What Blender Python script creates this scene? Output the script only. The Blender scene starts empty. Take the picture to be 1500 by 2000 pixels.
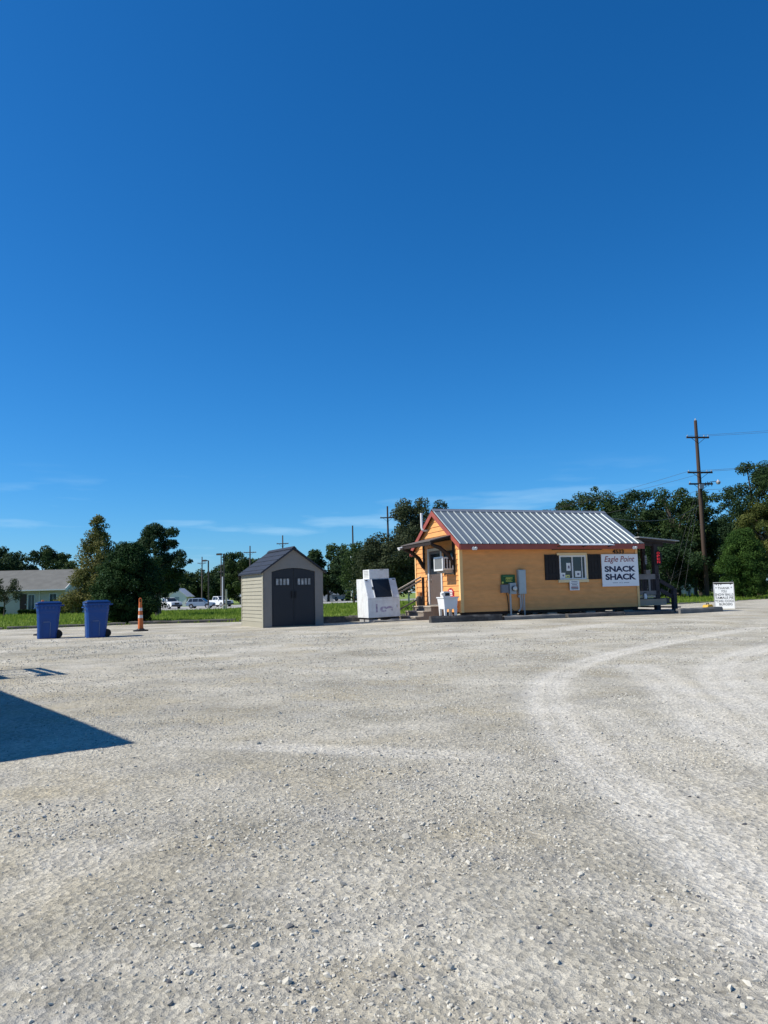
import bpy, math, random
import numpy as np
from mathutils import Vector, Matrix
random.seed(7); rng = np.random.default_rng(11)
S = bpy.context.scene; COL = S.collection
# ------------------------------------------------------------------ camera
PITCH, ROLL = math.atan(157/1500), 0.024
r0 = Vector((1,0,0)); u0 = Vector((0,-math.sin(PITCH),math.cos(PITCH))); f0 = Vector((0,math.cos(PITCH),math.sin(PITCH)))
cr = math.cos(ROLL)*r0-math.sin(ROLL)*u0; cu = math.sin(ROLL)*r0+math.cos(ROLL)*u0
cd = bpy.data.cameras.new('camera'); cam = bpy.data.objects.new('camera', cd); COL.objects.link(cam)
M = Matrix((cr, cu, -f0)).transposed().to_4x4(); M.translation = (0,0,1.1); cam.matrix_world = M
cd.sensor_fit = 'VERTICAL'; cd.sensor_height = 24; cd.lens = 24*1500/2000; cd.clip_end = 3000; cd.clip_start = .05
S.camera = cam
# ------------------------------------------------------------------ sky and sun
SUN_EL, SUN_AZ = math.radians(47), math.radians(8.2)      # shadows fall to +X, a little away from the camera
sd = Vector((math.cos(SUN_EL)*math.cos(SUN_AZ), math.cos(SUN_EL)*math.sin(SUN_AZ), -math.sin(SUN_EL)))
W = bpy.data.worlds.new('World'); S.world = W; W.use_nodes = True
nt = W.node_tree; nt.nodes.clear()
out = nt.nodes.new('ShaderNodeOutputWorld'); bg = nt.nodes.new('ShaderNodeBackground'); bg.inputs[1].default_value = .1
sky = nt.nodes.new('ShaderNodeTexSky'); sky.sky_type = 'NISHITA'; sky.sun_disc = False
sky.sun_elevation = SUN_EL; sky.sun_rotation = math.atan2(-sd.x, -sd.y)
sky.altitude = 0; sky.air_density = 1.0; sky.dust_density = .1; sky.ozone_density = 3.0
sp_ = nt.nodes.new('ShaderNodeSeparateColor'); hs = nt.nodes.new('ShaderNodeCombineColor'); nt.links.new(sky.outputs[0], sp_.inputs[0])
for ch, (k, g) in enumerate(((.105,1.72),(.60,1.085),(1.10,1.0))):      # the deep, saturated blue of this clear sky
    pw = nt.nodes.new('ShaderNodeMath'); pw.operation = 'POWER'; pw.inputs[1].default_value = g; nt.links.new(sp_.outputs[ch], pw.inputs[0])
    ml = nt.nodes.new('ShaderNodeMath'); ml.operation = 'MULTIPLY'; ml.inputs[1].default_value = k; nt.links.new(pw.outputs[0], ml.inputs[0]); nt.links.new(ml.outputs[0], hs.inputs[ch])
tc = nt.nodes.new('ShaderNodeTexCoord'); mp = nt.nodes.new('ShaderNodeMapping'); mp.inputs['Scale'].default_value = (3.2,3.2,24); mp.inputs['Location'].default_value = (4.22,2.4,.78)
nt.links.new(tc.outputs['Generated'], mp.inputs['Vector'])
n1 = nt.nodes.new('ShaderNodeTexNoise'); n1.inputs['Scale'].default_value = 1.5; n1.inputs['Detail'].default_value = 5; n1.inputs['Roughness'].default_value = .5
nt.links.new(mp.outputs[0], n1.inputs['Vector'])
rp = nt.nodes.new('ShaderNodeValToRGB'); rp.color_ramp.elements[0].position = .56; rp.color_ramp.elements[1].position = .69
nt.links.new(n1.outputs['Fac'], rp.inputs[0])
sx = nt.nodes.new('ShaderNodeSeparateXYZ'); nt.links.new(tc.outputs['Generated'], sx.inputs[0])
rz = nt.nodes.new('ShaderNodeValToRGB'); e = rz.color_ramp.elements
e[0].position = .0; e[0].color = (1,1,1,1); e[1].position = .17; e[1].color = (0,0,0,1)
nt.links.new(sx.outputs['Z'], rz.inputs[0])
mu = nt.nodes.new('ShaderNodeMath'); mu.operation = 'MULTIPLY'; nt.links.new(rp.outputs[0], mu.inputs[0]); nt.links.new(rz.outputs[0], mu.inputs[1])
mu2 = nt.nodes.new('ShaderNodeMath'); mu2.operation = 'MULTIPLY'; mu2.inputs[1].default_value = 1.0; nt.links.new(mu.outputs[0], mu2.inputs[0])
mx = nt.nodes.new('ShaderNodeMixRGB'); mx.inputs[2].default_value = (3.6,6.0,8.2,1)
nt.links.new(mu2.outputs[0], mx.inputs[0]); nt.links.new(hs.outputs[0], mx.inputs[1])
nt.links.new(mx.outputs[0], bg.inputs[0]); nt.links.new(bg.outputs[0], out.inputs[0])
sl = bpy.data.lights.new('sun','SUN'); sl.energy = 5.0; sl.angle = math.radians(.53); sl.color = (1,.952,.868)
so = bpy.data.objects.new('sun', sl); COL.objects.link(so); so.rotation_euler = sd.to_track_quat('-Z','Y').to_euler(); so.location = (-30,-10,40)
S.view_settings.view_transform = 'Standard'; S.view_settings.look = 'None'; S.view_settings.exposure = .27; S.view_settings.gamma = 1
S.render.engine = 'CYCLES'
# ------------------------------------------------------------------ materials
MATS = {}
def mat(name, col, rough=.7, metal=0., var=.0, vscale=6., bump=0., bscale=60., spec=.3, dirt=None, dscale=2., damt=.5, stretch=(1,1,1), trans=0.):
    if name in MATS: return MATS[name]
    m = bpy.data.materials.new(name); m.use_nodes = True; t = m.node_tree; b = t.nodes['Principled BSDF']
    b.inputs['Roughness'].default_value = rough; b.inputs['Metallic'].default_value = metal; b.inputs['Specular IOR Level'].default_value = spec
    b.inputs['Base Color'].default_value = (*col,1)
    co = t.nodes.new('ShaderNodeTexCoord'); mpn = t.nodes.new('ShaderNodeMapping'); mpn.inputs['Scale'].default_value = stretch
    t.links.new(co.outputs['Object'], mpn.inputs[0])
    last = None
    if var > 0:
        n = t.nodes.new('ShaderNodeTexNoise'); n.inputs['Scale'].default_value = vscale; n.inputs['Detail'].default_value = 6
        t.links.new(mpn.outputs[0], n.inputs['Vector'])
        mr = t.nodes.new('ShaderNodeMapRange'); mr.inputs[1].default_value=.25; mr.inputs[2].default_value=.75; mr.inputs[3].default_value = 1-var; mr.inputs[4].default_value = 1+var
        t.links.new(n.outputs['Fac'], mr.inputs[0])
        oi = t.nodes.new('ShaderNodeObjectInfo'); m2 = t.nodes.new('ShaderNodeMapRange'); m2.inputs[3].default_value = 1-var*.5; m2.inputs[4].default_value = 1+var*.5
        t.links.new(oi.outputs['Random'], m2.inputs[0])
        mm = t.nodes.new('ShaderNodeMath'); mm.operation='MULTIPLY'; t.links.new(mr.outputs[0], mm.inputs[0]); t.links.new(m2.outputs[0], mm.inputs[1])
        vm = t.nodes.new('ShaderNodeVectorMath'); vm.operation = 'SCALE'; vm.inputs[0].default_value = col; t.links.new(mm.outputs[0], vm.inputs['Scale'])
        last = vm.outputs[0]; t.links.new(last, b.inputs['Base Color'])
    if dirt:
        n = t.nodes.new('ShaderNodeTexNoise'); n.inputs['Scale'].default_value = dscale; n.inputs['Detail'].default_value = 8; n.inputs['Roughness'].default_value=.65
        t.links.new(mpn.outputs[0], n.inputs['Vector'])
        rr = t.nodes.new('ShaderNodeValToRGB'); rr.color_ramp.elements[0].position=.45; rr.color_ramp.elements[1].position=.72
        rr.color_ramp.elements[1].color=(damt,damt,damt,1)
        t.links.new(n.outputs['Fac'], rr.inputs[0])
        mm = t.nodes.new('ShaderNodeMixRGB'); mm.inputs[1].default_value=(*col,1); mm.inputs[2].default_value=(*dirt,1)
        if last: t.links.new(last, mm.inputs[1])
        t.links.new(rr.outputs[0], mm.inputs[0]); t.links.new(mm.outputs[0], b.inputs['Base Color'])
    if bump > 0:
        n = t.nodes.new('ShaderNodeTexNoise'); n.inputs['Scale'].default_value = bscale; n.inputs['Detail'].default_value = 4
        t.links.new(mpn.outputs[0], n.inputs['Vector'])
        bn = t.nodes.new('ShaderNodeBump'); bn.inputs['Strength'].default_value = bump; bn.inputs['Distance'].default_value = .01
        t.links.new(n.outputs['Fac'], bn.inputs['Height']); t.links.new(bn.outputs[0], b.inputs['Normal'])
    MATS[name] = m; return m
def emat(name, col, st):
    m = mat(name, col, .4); b = m.node_tree.nodes['Principled BSDF']
    b.inputs['Emission Color'].default_value=(*col,1); b.inputs['Emission Strength'].default_value=st; return m
def glass(name, col=(.02,.025,.03), rough=.05):
    m = mat(name, col, rough, 0, 0, spec=.6); return m
def leafmat(name, c1, c2, transl=.3):
    m = bpy.data.materials.new(name); m.use_nodes = True; t = m.node_tree; b = t.nodes['Principled BSDF']
    a = t.nodes.new('ShaderNodeAttribute'); a.attribute_name = 'tint'
    mm = t.nodes.new('ShaderNodeMixRGB'); mm.inputs[1].default_value=(*c1,1); mm.inputs[2].default_value=(*c2,1)
    t.links.new(a.outputs['Fac'], mm.inputs[0]); t.links.new(mm.outputs[0], b.inputs['Base Color'])
    b.inputs['Roughness'].default_value=.7; b.inputs['Specular IOR Level'].default_value=.1
    tr = t.nodes.new('ShaderNodeBsdfTranslucent'); t.links.new(mm.outputs[0], tr.inputs[0])
    ms = t.nodes.new('ShaderNodeMixShader'); ms.inputs[0].default_value = transl
    t.links.new(b.outputs[0], ms.inputs[1]); t.links.new(tr.outputs[0], ms.inputs[2]); t.links.new(ms.outputs[0], t.nodes['Material Output'].inputs[0])
    return m
# ------------------------------------------------------------------ mesh helpers
def tag(o, label=None, cat=None, group=None, kind=None):
    for k, v in (('label',label),('category',cat),('group',group),('kind',kind)):
        if v: o[k] = v
    return o
def empty(name, loc=(0,0,0), rz=0, label=None, cat=None, group=None):
    o = bpy.data.objects.new(name, None); COL.objects.link(o); o.location = loc; o.rotation_euler = (0,0,rz); o.empty_display_size=.2
    return tag(o, label, cat, group)
class MB:
    def __init__(s): s.v=[]; s.f=[]
    def add(s, vs, fs):
        n=len(s.v); s.v += [tuple(v) for v in vs]; s.f += [tuple(i+n for i in f) for f in fs]; return s
    def box(s, x0,x1,y0,y1,z0,z1, R=None, c=None):
        vs=[(x,y,z) for x in (x0,x1) for y in (y0,y1) for z in (z0,z1)]
        if R is not None:
            c=Vector(c or (0,0,0)); vs=[R@(Vector(v)-c)+c for v in vs]
        return s.add(vs, [(0,1,3,2),(4,6,7,5),(0,4,5,1),(2,3,7,6),(0,2,6,4),(1,5,7,3)])
    def hexa(s, lo, hi):     # lo, hi: 4 points each (same winding, ccw seen from above)
        return s.add(list(lo)+list(hi), [(3,2,1,0),(4,5,6,7),(0,1,5,4),(1,2,6,5),(2,3,7,6),(3,0,4,7)])
    def beam(s, a, b, w, h, up=(0,0,1)):
        a=Vector(a); b=Vector(b); d=(b-a).normalized(); up=Vector(up)
        if abs(d.dot(up))>.99: up=Vector((0,1,0))
        x=d.cross(up).normalized(); y=x.cross(d).normalized()
        lo=[a+x*sx*w/2+y*sy*h/2 for sx,sy in ((-1,-1),(1,-1),(1,1),(-1,1))]
        hi=[p+(b-a) for p in lo]
        return s.add(lo+hi, [(3,2,1,0),(4,5,6,7),(0,1,5,4),(1,2,6,5),(2,3,7,6),(3,0,4,7)])
    def tube(s, pts, rad, n=8, cap=True):
        pts=[Vector(p) for p in pts]; R=rad if hasattr(rad,'__len__') else [rad]*len(pts); base=len(s.v); ref=Vector((.3,.9,.2))
        for i,p in enumerate(pts):
            d=(pts[min(i+1,len(pts)-1)]-pts[max(i-1,0)]).normalized()
            x=d.cross(ref); x=x.normalized() if x.length>1e-4 else Vector((1,0,0)); y=d.cross(x)
            for k in range(n):
                a=2*math.pi*k/n; s.v.append(tuple(p+(x*math.cos(a)+y*math.sin(a))*R[i]))
        for i in range(len(pts)-1):
            for k in range(n):
                a=base+i*n+k; b=base+i*n+(k+1)%n; s.f.append((a,b,b+n,a+n))
        if cap: s.f.append(tuple(base+k for k in range(n))[::-1]); s.f.append(tuple(base+(len(pts)-1)*n+k for k in range(n)))
        return s
    def lathe(s, prof, n=16, c=(0,0,0)):
        return s.tube([(c[0],c[1],c[2]+z) for r,z in prof],[max(r,1e-4) for r,z in prof],n)
    def prism(s, poly, a, b, axis='y'):   # poly of (u,v); axis y: u=x v=z ; axis x: u=y v=z ; axis z: u=x v=y
        n=len(poly); f={'y':lambda u,v,w:(u,w,v),'x':lambda u,v,w:(w,u,v),'z':lambda u,v,w:(u,v,w)}[axis]
        vs=[f(u,v,a) for u,v in poly]+[f(u,v,b) for u,v in poly]
        fs=[tuple(range(n)),tuple(range(2*n-1,n-1,-1))]+[(i,(i+n),((i+1)%n)+n,(i+1)%n) for i in range(n)]
        return s.add(vs,fs)
    def mesh(s, name):
        import bmesh
        me=bpy.data.meshes.new(name); me.from_pydata(s.v,[],s.f)
        bm=bmesh.new(); bm.from_mesh(me); bmesh.ops.recalc_face_normals(bm, faces=bm.faces); bm.to_mesh(me); bm.free()
        return me
    def build(s, name, m, parent=None, smooth=False, bevel=0, loc=None):
        me=s.mesh(name); me.materials.append(m)
        return link(name, me, parent, smooth, bevel, loc)
def link(name, me, parent=None, smooth=False, bevel=0, loc=None):
    o=bpy.data.objects.new(name, me); COL.objects.link(o); o.parent=parent
    if loc is not None: o.location=loc
    if smooth:
        me.polygons.foreach_set('use_smooth',[True]*len(me.polygons))
        try: me.set_sharp_from_angle(angle=math.radians(40))
        except Exception: pass
    if bevel: b=o.modifiers.new('bevel','BEVEL'); b.width=bevel; b.segments=2; b.limit_method='ANGLE'
    return o
def box(name, d, m, parent=None, bevel=0, **k): return MB().box(*d).build(name, m, parent, bevel=bevel, **k)
def np_mesh(name, V, Fq, m=None, tint=None, smooth=False):
    me=bpy.data.meshes.new(name); V=np.asarray(V,np.float32); Fq=np.asarray(Fq,np.int32); k=Fq.shape[1]
    me.vertices.add(len(V)); me.vertices.foreach_set('co',V.ravel()); me.loops.add(Fq.size); me.loops.foreach_set('vertex_index',Fq.ravel())
    me.polygons.add(len(Fq)); me.polygons.foreach_set('loop_start',np.arange(0,Fq.size,k,dtype=np.int32)); me.polygons.foreach_set('loop_total',np.full(len(Fq),k,np.int32))
    if tint is not None:
        a=me.attributes.new('tint','FLOAT','POINT'); a.data.foreach_set('value',np.asarray(tint,np.float32))
    me.polygons.foreach_set('use_smooth',np.full(len(Fq),smooth,bool))
    me.update(); me.validate()
    if m: me.materials.append(m)
    return me
_txt={}
def text(parent, body, x0,x1,z0,z1, y, m, shear=0., bold=0., name='lettering', xf=None, depth=.004, track=1., width=None):
    cu_=bpy.data.curves.new('t','FONT'); cu_.body=body; cu_.shear=shear; cu_.offset=bold; cu_.space_character=track; cu_.align_x='CENTER'; cu_.resolution_u=4
    t=bpy.data.objects.new('t',cu_); COL.objects.link(t); dg=bpy.context.evaluated_depsgraph_get(); dg.update()
    me=bpy.data.meshes.new_from_object(t.evaluated_get(dg)); bpy.data.objects.remove(t); bpy.data.curves.remove(cu_)
    V=np.empty(len(me.vertices)*3,np.float32); me.vertices.foreach_get('co',V); V=V.reshape(-1,3)
    lo=V.min(0); hi=V.max(0)
    U=np.empty_like(V); U[:,0]=x0+(V[:,0]-lo[0])/(hi[0]-lo[0])*(x1-x0); U[:,2]=z0+(V[:,1]-lo[1])/(hi[1]-lo[1])*(z1-z0); U[:,1]=y
    if xf is not None: U=np.array([xf@Vector(u) for u in U],np.float32)
    me.vertices.foreach_set('co',U.ravel()); me.update(); me.name=name; me.materials.clear(); me.materials.append(m)
    return link(name, me, parent)
# ------------------------------------------------------------------ numpy noise
def vnoise(x,y,seed=0):
    xi=np.floor(x).astype(np.int64); yi=np.floor(y).astype(np.int64); fx=x-xi; fy=y-yi; fx=fx*fx*(3-2*fx); fy=fy*fy*(3-2*fy)
    def h(a,b):
        n=(a*374761393+b*668265263+seed*1442695041)&0x7fffffff; n=((n^(n>>13))*1274126177)&0x7fffffff; n=n^(n>>16); return (n&0xffff)/65535.
    return (h(xi,yi)*(1-fx)+h(xi+1,yi)*fx)*(1-fy)+(h(xi,yi+1)*(1-fx)+h(xi+1,yi+1)*fx)*fy
def fbm(x,y,sc,oct=4,seed=0,gain=.5):
    s=0;a=1;t=0
    for i in range(oct): s=s+a*vnoise(x/sc*2**i+17.3*i,y/sc*2**i-9.1*i,seed+i); t+=a; a*=gain
    return s/t
def smooth(a,b,x): t=np.clip((x-a)/(b-a),0,1); return t*t*(3-2*t)
# ------------------------------------------------------------------ terrain functions
EX=[-120,-40,-15,-11,-1.5,6,11,16,25,60,120]; EY=[24,27,31,33,33.8,35.5,38.5,43,51.5,76,110]
def edge(x): return np.interp(x,EX,EY)
def lotz(x,y): return .06*smooth(-3,1,x)*smooth(17,25,y)
def terr(x,y):
    x=np.asarray(x,float); y=np.asarray(y,float); t=y-edge(x); A=np.interp(x/np.maximum(y,1),[-.3,-.23,-.05,.42],[-.9,-.9,-.45,-.05])
    return np.where(t<0, lotz(x,y), lotz(x,y)*(1-smooth(0,8,t))+.04*smooth(0,1.5,t)+A*smooth(0,95,t))
def tz(x,y): return float(terr(x,y))

# ================================================================== GROUND
def pl_dist(X,Y,pts):
    d=np.full(X.shape,1e9)
    for (ax,ay),(bx,by) in zip(pts[:-1],pts[1:]):
        vx,vy=bx-ax,by-ay; t=np.clip(((X-ax)*vx+(Y-ay)*vy)/(vx*vx+vy*vy),0,1); d=np.minimum(d,np.hypot(X-ax-t*vx,Y-ay-t*vy))
    return d
def curve_pts(p,n=6):
    o=[]; p=[p[0]]+list(p)+[p[-1]]
    for i in range(1,len(p)-2):
        for k in range(n):
            t=k/n; a,b,c,d=[np.array(q,float) for q in p[i-1:i+3]]
            o.append(tuple(.5*((2*b)+(-a+c)*t+(2*a-5*b+4*c-d)*t*t+(-a+3*b-3*c+d)*t**3)))
    o.append(tuple(p[-1])); return o
TRACKS=[
  (curve_pts([(7.91, 14.96), (6.58, 13.47), (5.13, 11.69), (4.19, 10.02), (3.65, 8.5), (3.24, 6.71), (2.96, 5.44)]),0.32,0.90),
  (curve_pts([(6.33, 12.0), (5.11, 10.78), (4.39, 9.66), (3.88, 8.24), (3.58, 6.86)]),0.28,0.70),
  (curve_pts([(9.27, 19.41), (5.94, 15.73), (3.81, 13.07), (2.71, 11.24), (1.86, 9.1), (1.45, 7.05), (1.31, 5.46), (1.3, 4.14), (1.3, 3.21), (1.3, 2.6)]),0.28,1.00),
  (curve_pts([(3.45, 10.9), (3.14, 8.84), (2.67, 6.71), (2.54, 5.68), (2.51, 4.85)]),0.35,0.90),
  (curve_pts([(1.91, 6.97), (1.81, 5.58), (1.71, 4.31), (1.62, 3.45), (1.58, 2.98)]),0.22,0.55),
  (curve_pts([(0.3, 18.72), (1.84, 19.39), (3.92, 20.18), (6.49, 22.14)]),0.50,0.50),
  (curve_pts([(-4.94, 13.02), (-3.06, 15.18), (-0.61, 16.51), (1.62, 17.05), (3.49, 18.03)]),0.45,0.45),
  (curve_pts([(-2.56, 10.91), (-0.91, 12.9), (0.86, 13.98), (2.59, 16.17)]),0.40,0.35),
  (curve_pts([(-1.68, 6.01), (-0.59, 5.65), (0.14, 5.43), (0.74, 5.23)]),0.16,0.55),
  (curve_pts([(-1.43, 3.17), (-1.29, 3.33), (-1.15, 3.55)]),0.14,0.45),
  (curve_pts([(-1.38, 2.83), (-1.38, 3.06), (-1.39, 3.53)]),0.14,0.4),
  (curve_pts([(-1.15, 2.35), (-0.97, 2.47), (-0.54, 2.45), (-0.11, 2.56)]),0.10,0.45),
  (curve_pts([(0.7, 3.03), (0.91, 2.7), (1.12, 2.43)]),0.16,0.50),
]
def track_mask(X,Y):
    m=np.zeros(X.shape)
    wob=(fbm(X,Y,.6,4,5)-.5)*.4
    for pts,w,s in TRACKS:
        w=w*.82
        d=pl_dist(X,Y,pts); rut=np.exp(-((d-w*.5)/(w*.5))**2)*.62+.38*np.exp(-(d/(w*1.5))**2); m=np.maximum(m, s*np.clip(rut+wob*.9,0,1)*(d<w*2.2)*np.clip((w*2.2-d)/w,0,1))
    return np.clip(m*(.40+1.0*fbm(X,Y,.8,5,9,.6)),0,1)
def ground_z(X,Y):
    r=np.hypot(X,Y); tm=track_mask(X,Y)
    fine=np.clip(1-r/16,0,1)
    z=lotz(X,Y)+(fbm(X,Y,3.5,3,1)-.5)*.035*np.clip(r/6,.3,1)-tm*.012
    z+=(fbm(X,Y,.22,4,2,.6)-.5)*.022*fine*(1-.6*tm)+(fbm(X,Y,.045,3,3,.6)-.5)*.013*fine*(1-.5*tm)
    return z, tm
na,nr=520,620
A=np.linspace(math.radians(-64),math.radians(64),na); 
T=np.linspace(0,1,nr)[:,None]
def redge(a):   # where the ray at angle a from straight ahead meets the lot's far edge
    lo,hi=np.full(a.shape,1.),np.full(a.shape,200.)
    for _ in range(40):
        m=(lo+hi)/2; ins=m*np.cos(a)<edge(m*np.sin(a)); lo=np.where(ins,m,lo); hi=np.where(ins,hi,m)
    return lo
RE=redge(A)[None,:]; Rr=.9*(RE/.9)**T
X=Rr*np.sin(A)[None,:]; Y=Rr*np.cos(A)[None,:]
Z,TM=ground_z(X,Y)
V=np.stack([X,Y,Z],-1).reshape(-1,3)
idx=np.arange(na*nr).reshape(nr,na); Fq=np.stack([idx[:-1,:-1],idx[:-1,1:],idx[1:,1:],idx[1:,:-1]],-1).reshape(-1,4)
# coarse apron around and behind the viewer
ax=[-150,-60,-30,-12,0,12,30,60,150]; bv=[];bf=[]
for i,x in enumerate(ax):
    for j in range(6): bv.append((x,-60+(edge(x)-.05+60)*j/5,-.09))
for i in range(len(ax)-1):
    for j in range(5): a=i*6+j; bf.append((a,a+6,a+7,a+1))
n0=len(V); V=np.vstack([V,np.array(bv)]); Fq=np.vstack([Fq,np.array(bf)+n0])
tint=np.concatenate([TM.ravel(),np.zeros(len(bv))])
def gravel_material():
    m=bpy.data.materials.new('gravel'); m.use_nodes=True; t=m.node_tree; b=t.nodes['Principled BSDF']; b.inputs['Roughness'].default_value=.9; b.inputs['Specular IOR Level'].default_value=.15
    L=t.links.new; co=t.nodes.new('ShaderNodeTexCoord')
    def noise(sc,det=5,ro=.55):
        n=t.nodes.new('ShaderNodeTexNoise'); n.inputs['Scale'].default_value=sc; n.inputs['Detail'].default_value=det; n.inputs['Roughness'].default_value=ro; L(co.outputs['Object'],n.inputs['Vector']); return n.outputs['Fac']
    def ramp(f,p0,p1,c0,c1):
        r=t.nodes.new('ShaderNodeValToRGB'); r.color_ramp.elements[0].position=p0; r.color_ramp.elements[1].position=p1
        r.color_ramp.elements[0].color=(*c0,1); r.color_ramp.elements[1].color=(*c1,1); L(f,r.inputs[0]); return r.outputs[0]
    def mix(f,a,b_,mode='MIX'):
        n=t.nodes.new('ShaderNodeMixRGB'); n.blend_type=mode
        if isinstance(f,(int,float)): n.inputs[0].default_value=f
        else: L(f,n.inputs[0])
        L(a,n.inputs[1])
        if isinstance(b_,tuple): n.inputs[2].default_value=(*b_,1)
        else: L(b_,n.inputs[2])
        return n.outputs[0]
    base=ramp(noise(.6,8,.62),.36,.66,(.315,.288,.222),(.575,.535,.44))
    tan=ramp(noise(.8,5),.48,.68,(0,0,0),(.75,.75,.75)); base=mix(tan,base,(.44,.385,.27))
    gr=ramp(noise(1.7,6,.65),.5,.7,(0,0,0),(.6,.6,.6)); base=mix(gr,base,(.36,.345,.31))
    at=t.nodes.new('ShaderNodeAttribute'); at.attribute_name='tint'
    tf=t.nodes.new('ShaderNodeMath'); tf.operation='MULTIPLY'; tf.inputs[1].default_value=.68; L(at.outputs['Fac'],tf.inputs[0]); base=mix(tf.outputs[0],base,(.70,.66,.57))
    vo=t.nodes.new('ShaderNodeTexVoronoi'); vo.inputs['Scale'].default_value=38; vo.inputs['Randomness'].default_value=1; L(co.outputs['Object'],vo.inputs['Vector'])
    sp=ramp(vo.outputs['Color'],.1,.95,(.66,.66,.66),(1.28,1.28,1.28)); base=mix(.8,base,sp,'MULTIPLY')
    v2=t.nodes.new('ShaderNodeTexVoronoi'); v2.inputs['Scale'].default_value=15; L(co.outputs['Object'],v2.inputs['Vector'])
    dk=ramp(v2.outputs['Distance'],.12,.2,(.6,.6,.6),(1,1,1)); wh=ramp(noise(2.5,3),.5,.62,(0,0,0),(1,1,1)); base=mix(wh,base,mix(1.,base,dk,'MULTIPLY'))
    fn=ramp(noise(150,3,.7),.3,.7,(.8,.8,.8),(1.18,1.18,1.18)); base=mix(1.,base,fn,'MULTIPLY')
    L(base,b.inputs['Base Color'])
    bn=t.nodes.new('ShaderNodeBump'); bn.inputs['Strength'].default_value=.8; bn.inputs['Distance'].default_value=.014
    mh=t.nodes.new('ShaderNodeMath'); mh.operation='ADD'; L(noise(90,4,.7),mh.inputs[0]); L(vo.outputs['Distance'],mh.inputs[1]); L(mh.outputs[0],bn.inputs['Height']); L(bn.outputs[0],b.inputs['Normal'])
    return m
lot=link('gravel_lot',np_mesh('gravel_lot',V,Fq,gravel_material(),tint,True)); tag(lot,'pale grey gravel lot with tyre tracks','gravel lot',kind='structure')

# loose stones on the lot
def stones():
    t=(1+5**.5)/2
    ico=np.array([(-1,t,0),(1,t,0),(-1,-t,0),(1,-t,0),(0,-1,t),(0,1,t),(0,-1,-t),(0,1,-t),(t,0,-1),(t,0,1),(-t,0,-1),(-t,0,1)],float)/math.hypot(1,t)
    icf=np.array([(0,11,5),(0,5,1),(0,1,7),(0,7,10),(0,10,11),(1,5,9),(5,11,4),(11,10,2),(10,7,6),(7,1,8),(3,9,4),(3,4,2),(3,2,6),(3,6,8),(3,8,9),(4,9,5),(2,4,11),(6,2,10),(8,6,7),(9,8,1)])
    n=200000; a=rng.uniform(-.74,.74,n); r=1.55*(24/1.55)**(rng.random(n)**1.12); x=r*np.sin(a); y=r*np.cos(a)
    tm=track_mask(x,y); dens=smooth(.40,.62,fbm(x,y,1.3,4,21))**1.5*.85+.22*smooth(.42,.7,fbm(x,y,.3,3,33))+.05+.75*np.exp(-((x-.10*y)/(.20*y+.2))**2)*smooth(3,5,y)*(1-smooth(11,17,y))*smooth(.3,.6,fbm(x,y,.8,4,55))
    keep=rng.random(n)<dens*(1-.93*tm)*(.42+.58*smooth(2.2,5,r)); x,y,r=x[keep],y[keep],r[keep]; n=len(x)
    s=np.exp(rng.normal(math.log(.0034),.5,n)); s=np.maximum(s,r*.0007*rng.uniform(.7,1.3,n)); s=np.clip(s,.0022,.0155)
    z,_=ground_z(x,y)
    K=n; sc=np.stack([rng.uniform(.8,1.6,K),rng.uniform(.6,1.1,K),rng.uniform(.45,.95,K)],-1)*s[:,None]
    P=ico[None]*(1+rng.uniform(-.46,.34,(K,12,1)))*sc[:,None,:]
    th=rng.uniform(0,6.28,K); c,sn=np.cos(th)[:,None],np.sin(th)[:,None]
    tl=rng.normal(0,.35,K)[:,None]; Px,Py,Pz=P[...,0],P[...,1],P[...,2]; Px,Pz=Px*np.cos(tl)-Pz*np.sin(tl),Px*np.sin(tl)+Pz*np.cos(tl)
    P=np.stack([Px*c-Py*sn+x[:,None],Px*sn+Py*c+y[:,None],Pz+(z+s*.16)[:,None]],-1)
    F=(icf[None]+12*np.arange(K)[:,None,None]).reshape(-1,3); tn=np.repeat(np.clip(rng.normal(.6,.2,K)-(rng.random(K)<.05)*.55,0,1),12)
    print('stones',K)
    m=bpy.data.materials.new('stone'); m.use_nodes=True; tr=m.node_tree; b=tr.nodes['Principled BSDF']; b.inputs['Roughness'].default_value=.85; b.inputs['Specular IOR Level'].default_value=.2
    at=tr.nodes.new('ShaderNodeAttribute'); at.attribute_name='tint'; rp_=tr.nodes.new('ShaderNodeValToRGB'); rp_.color_ramp.elements[0].color=(.1,.1,.105,1); rp_.color_ramp.elements[1].color=(.63,.60,.515,1)
    e=rp_.color_ramp.elements.new(.5); e.color=(.48,.45,.375,1)
    tr.links.new(at.outputs['Fac'],rp_.inputs[0]); tr.links.new(rp_.outputs[0],b.inputs['Base Color'])
    o=link('gravel_stones',np_mesh('gravel_stones',P.reshape(-1,3),F,m,tn)); tag(o,'loose grey crushed stones scattered over the gravel lot','gravel',kind='stuff')
stones()

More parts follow.
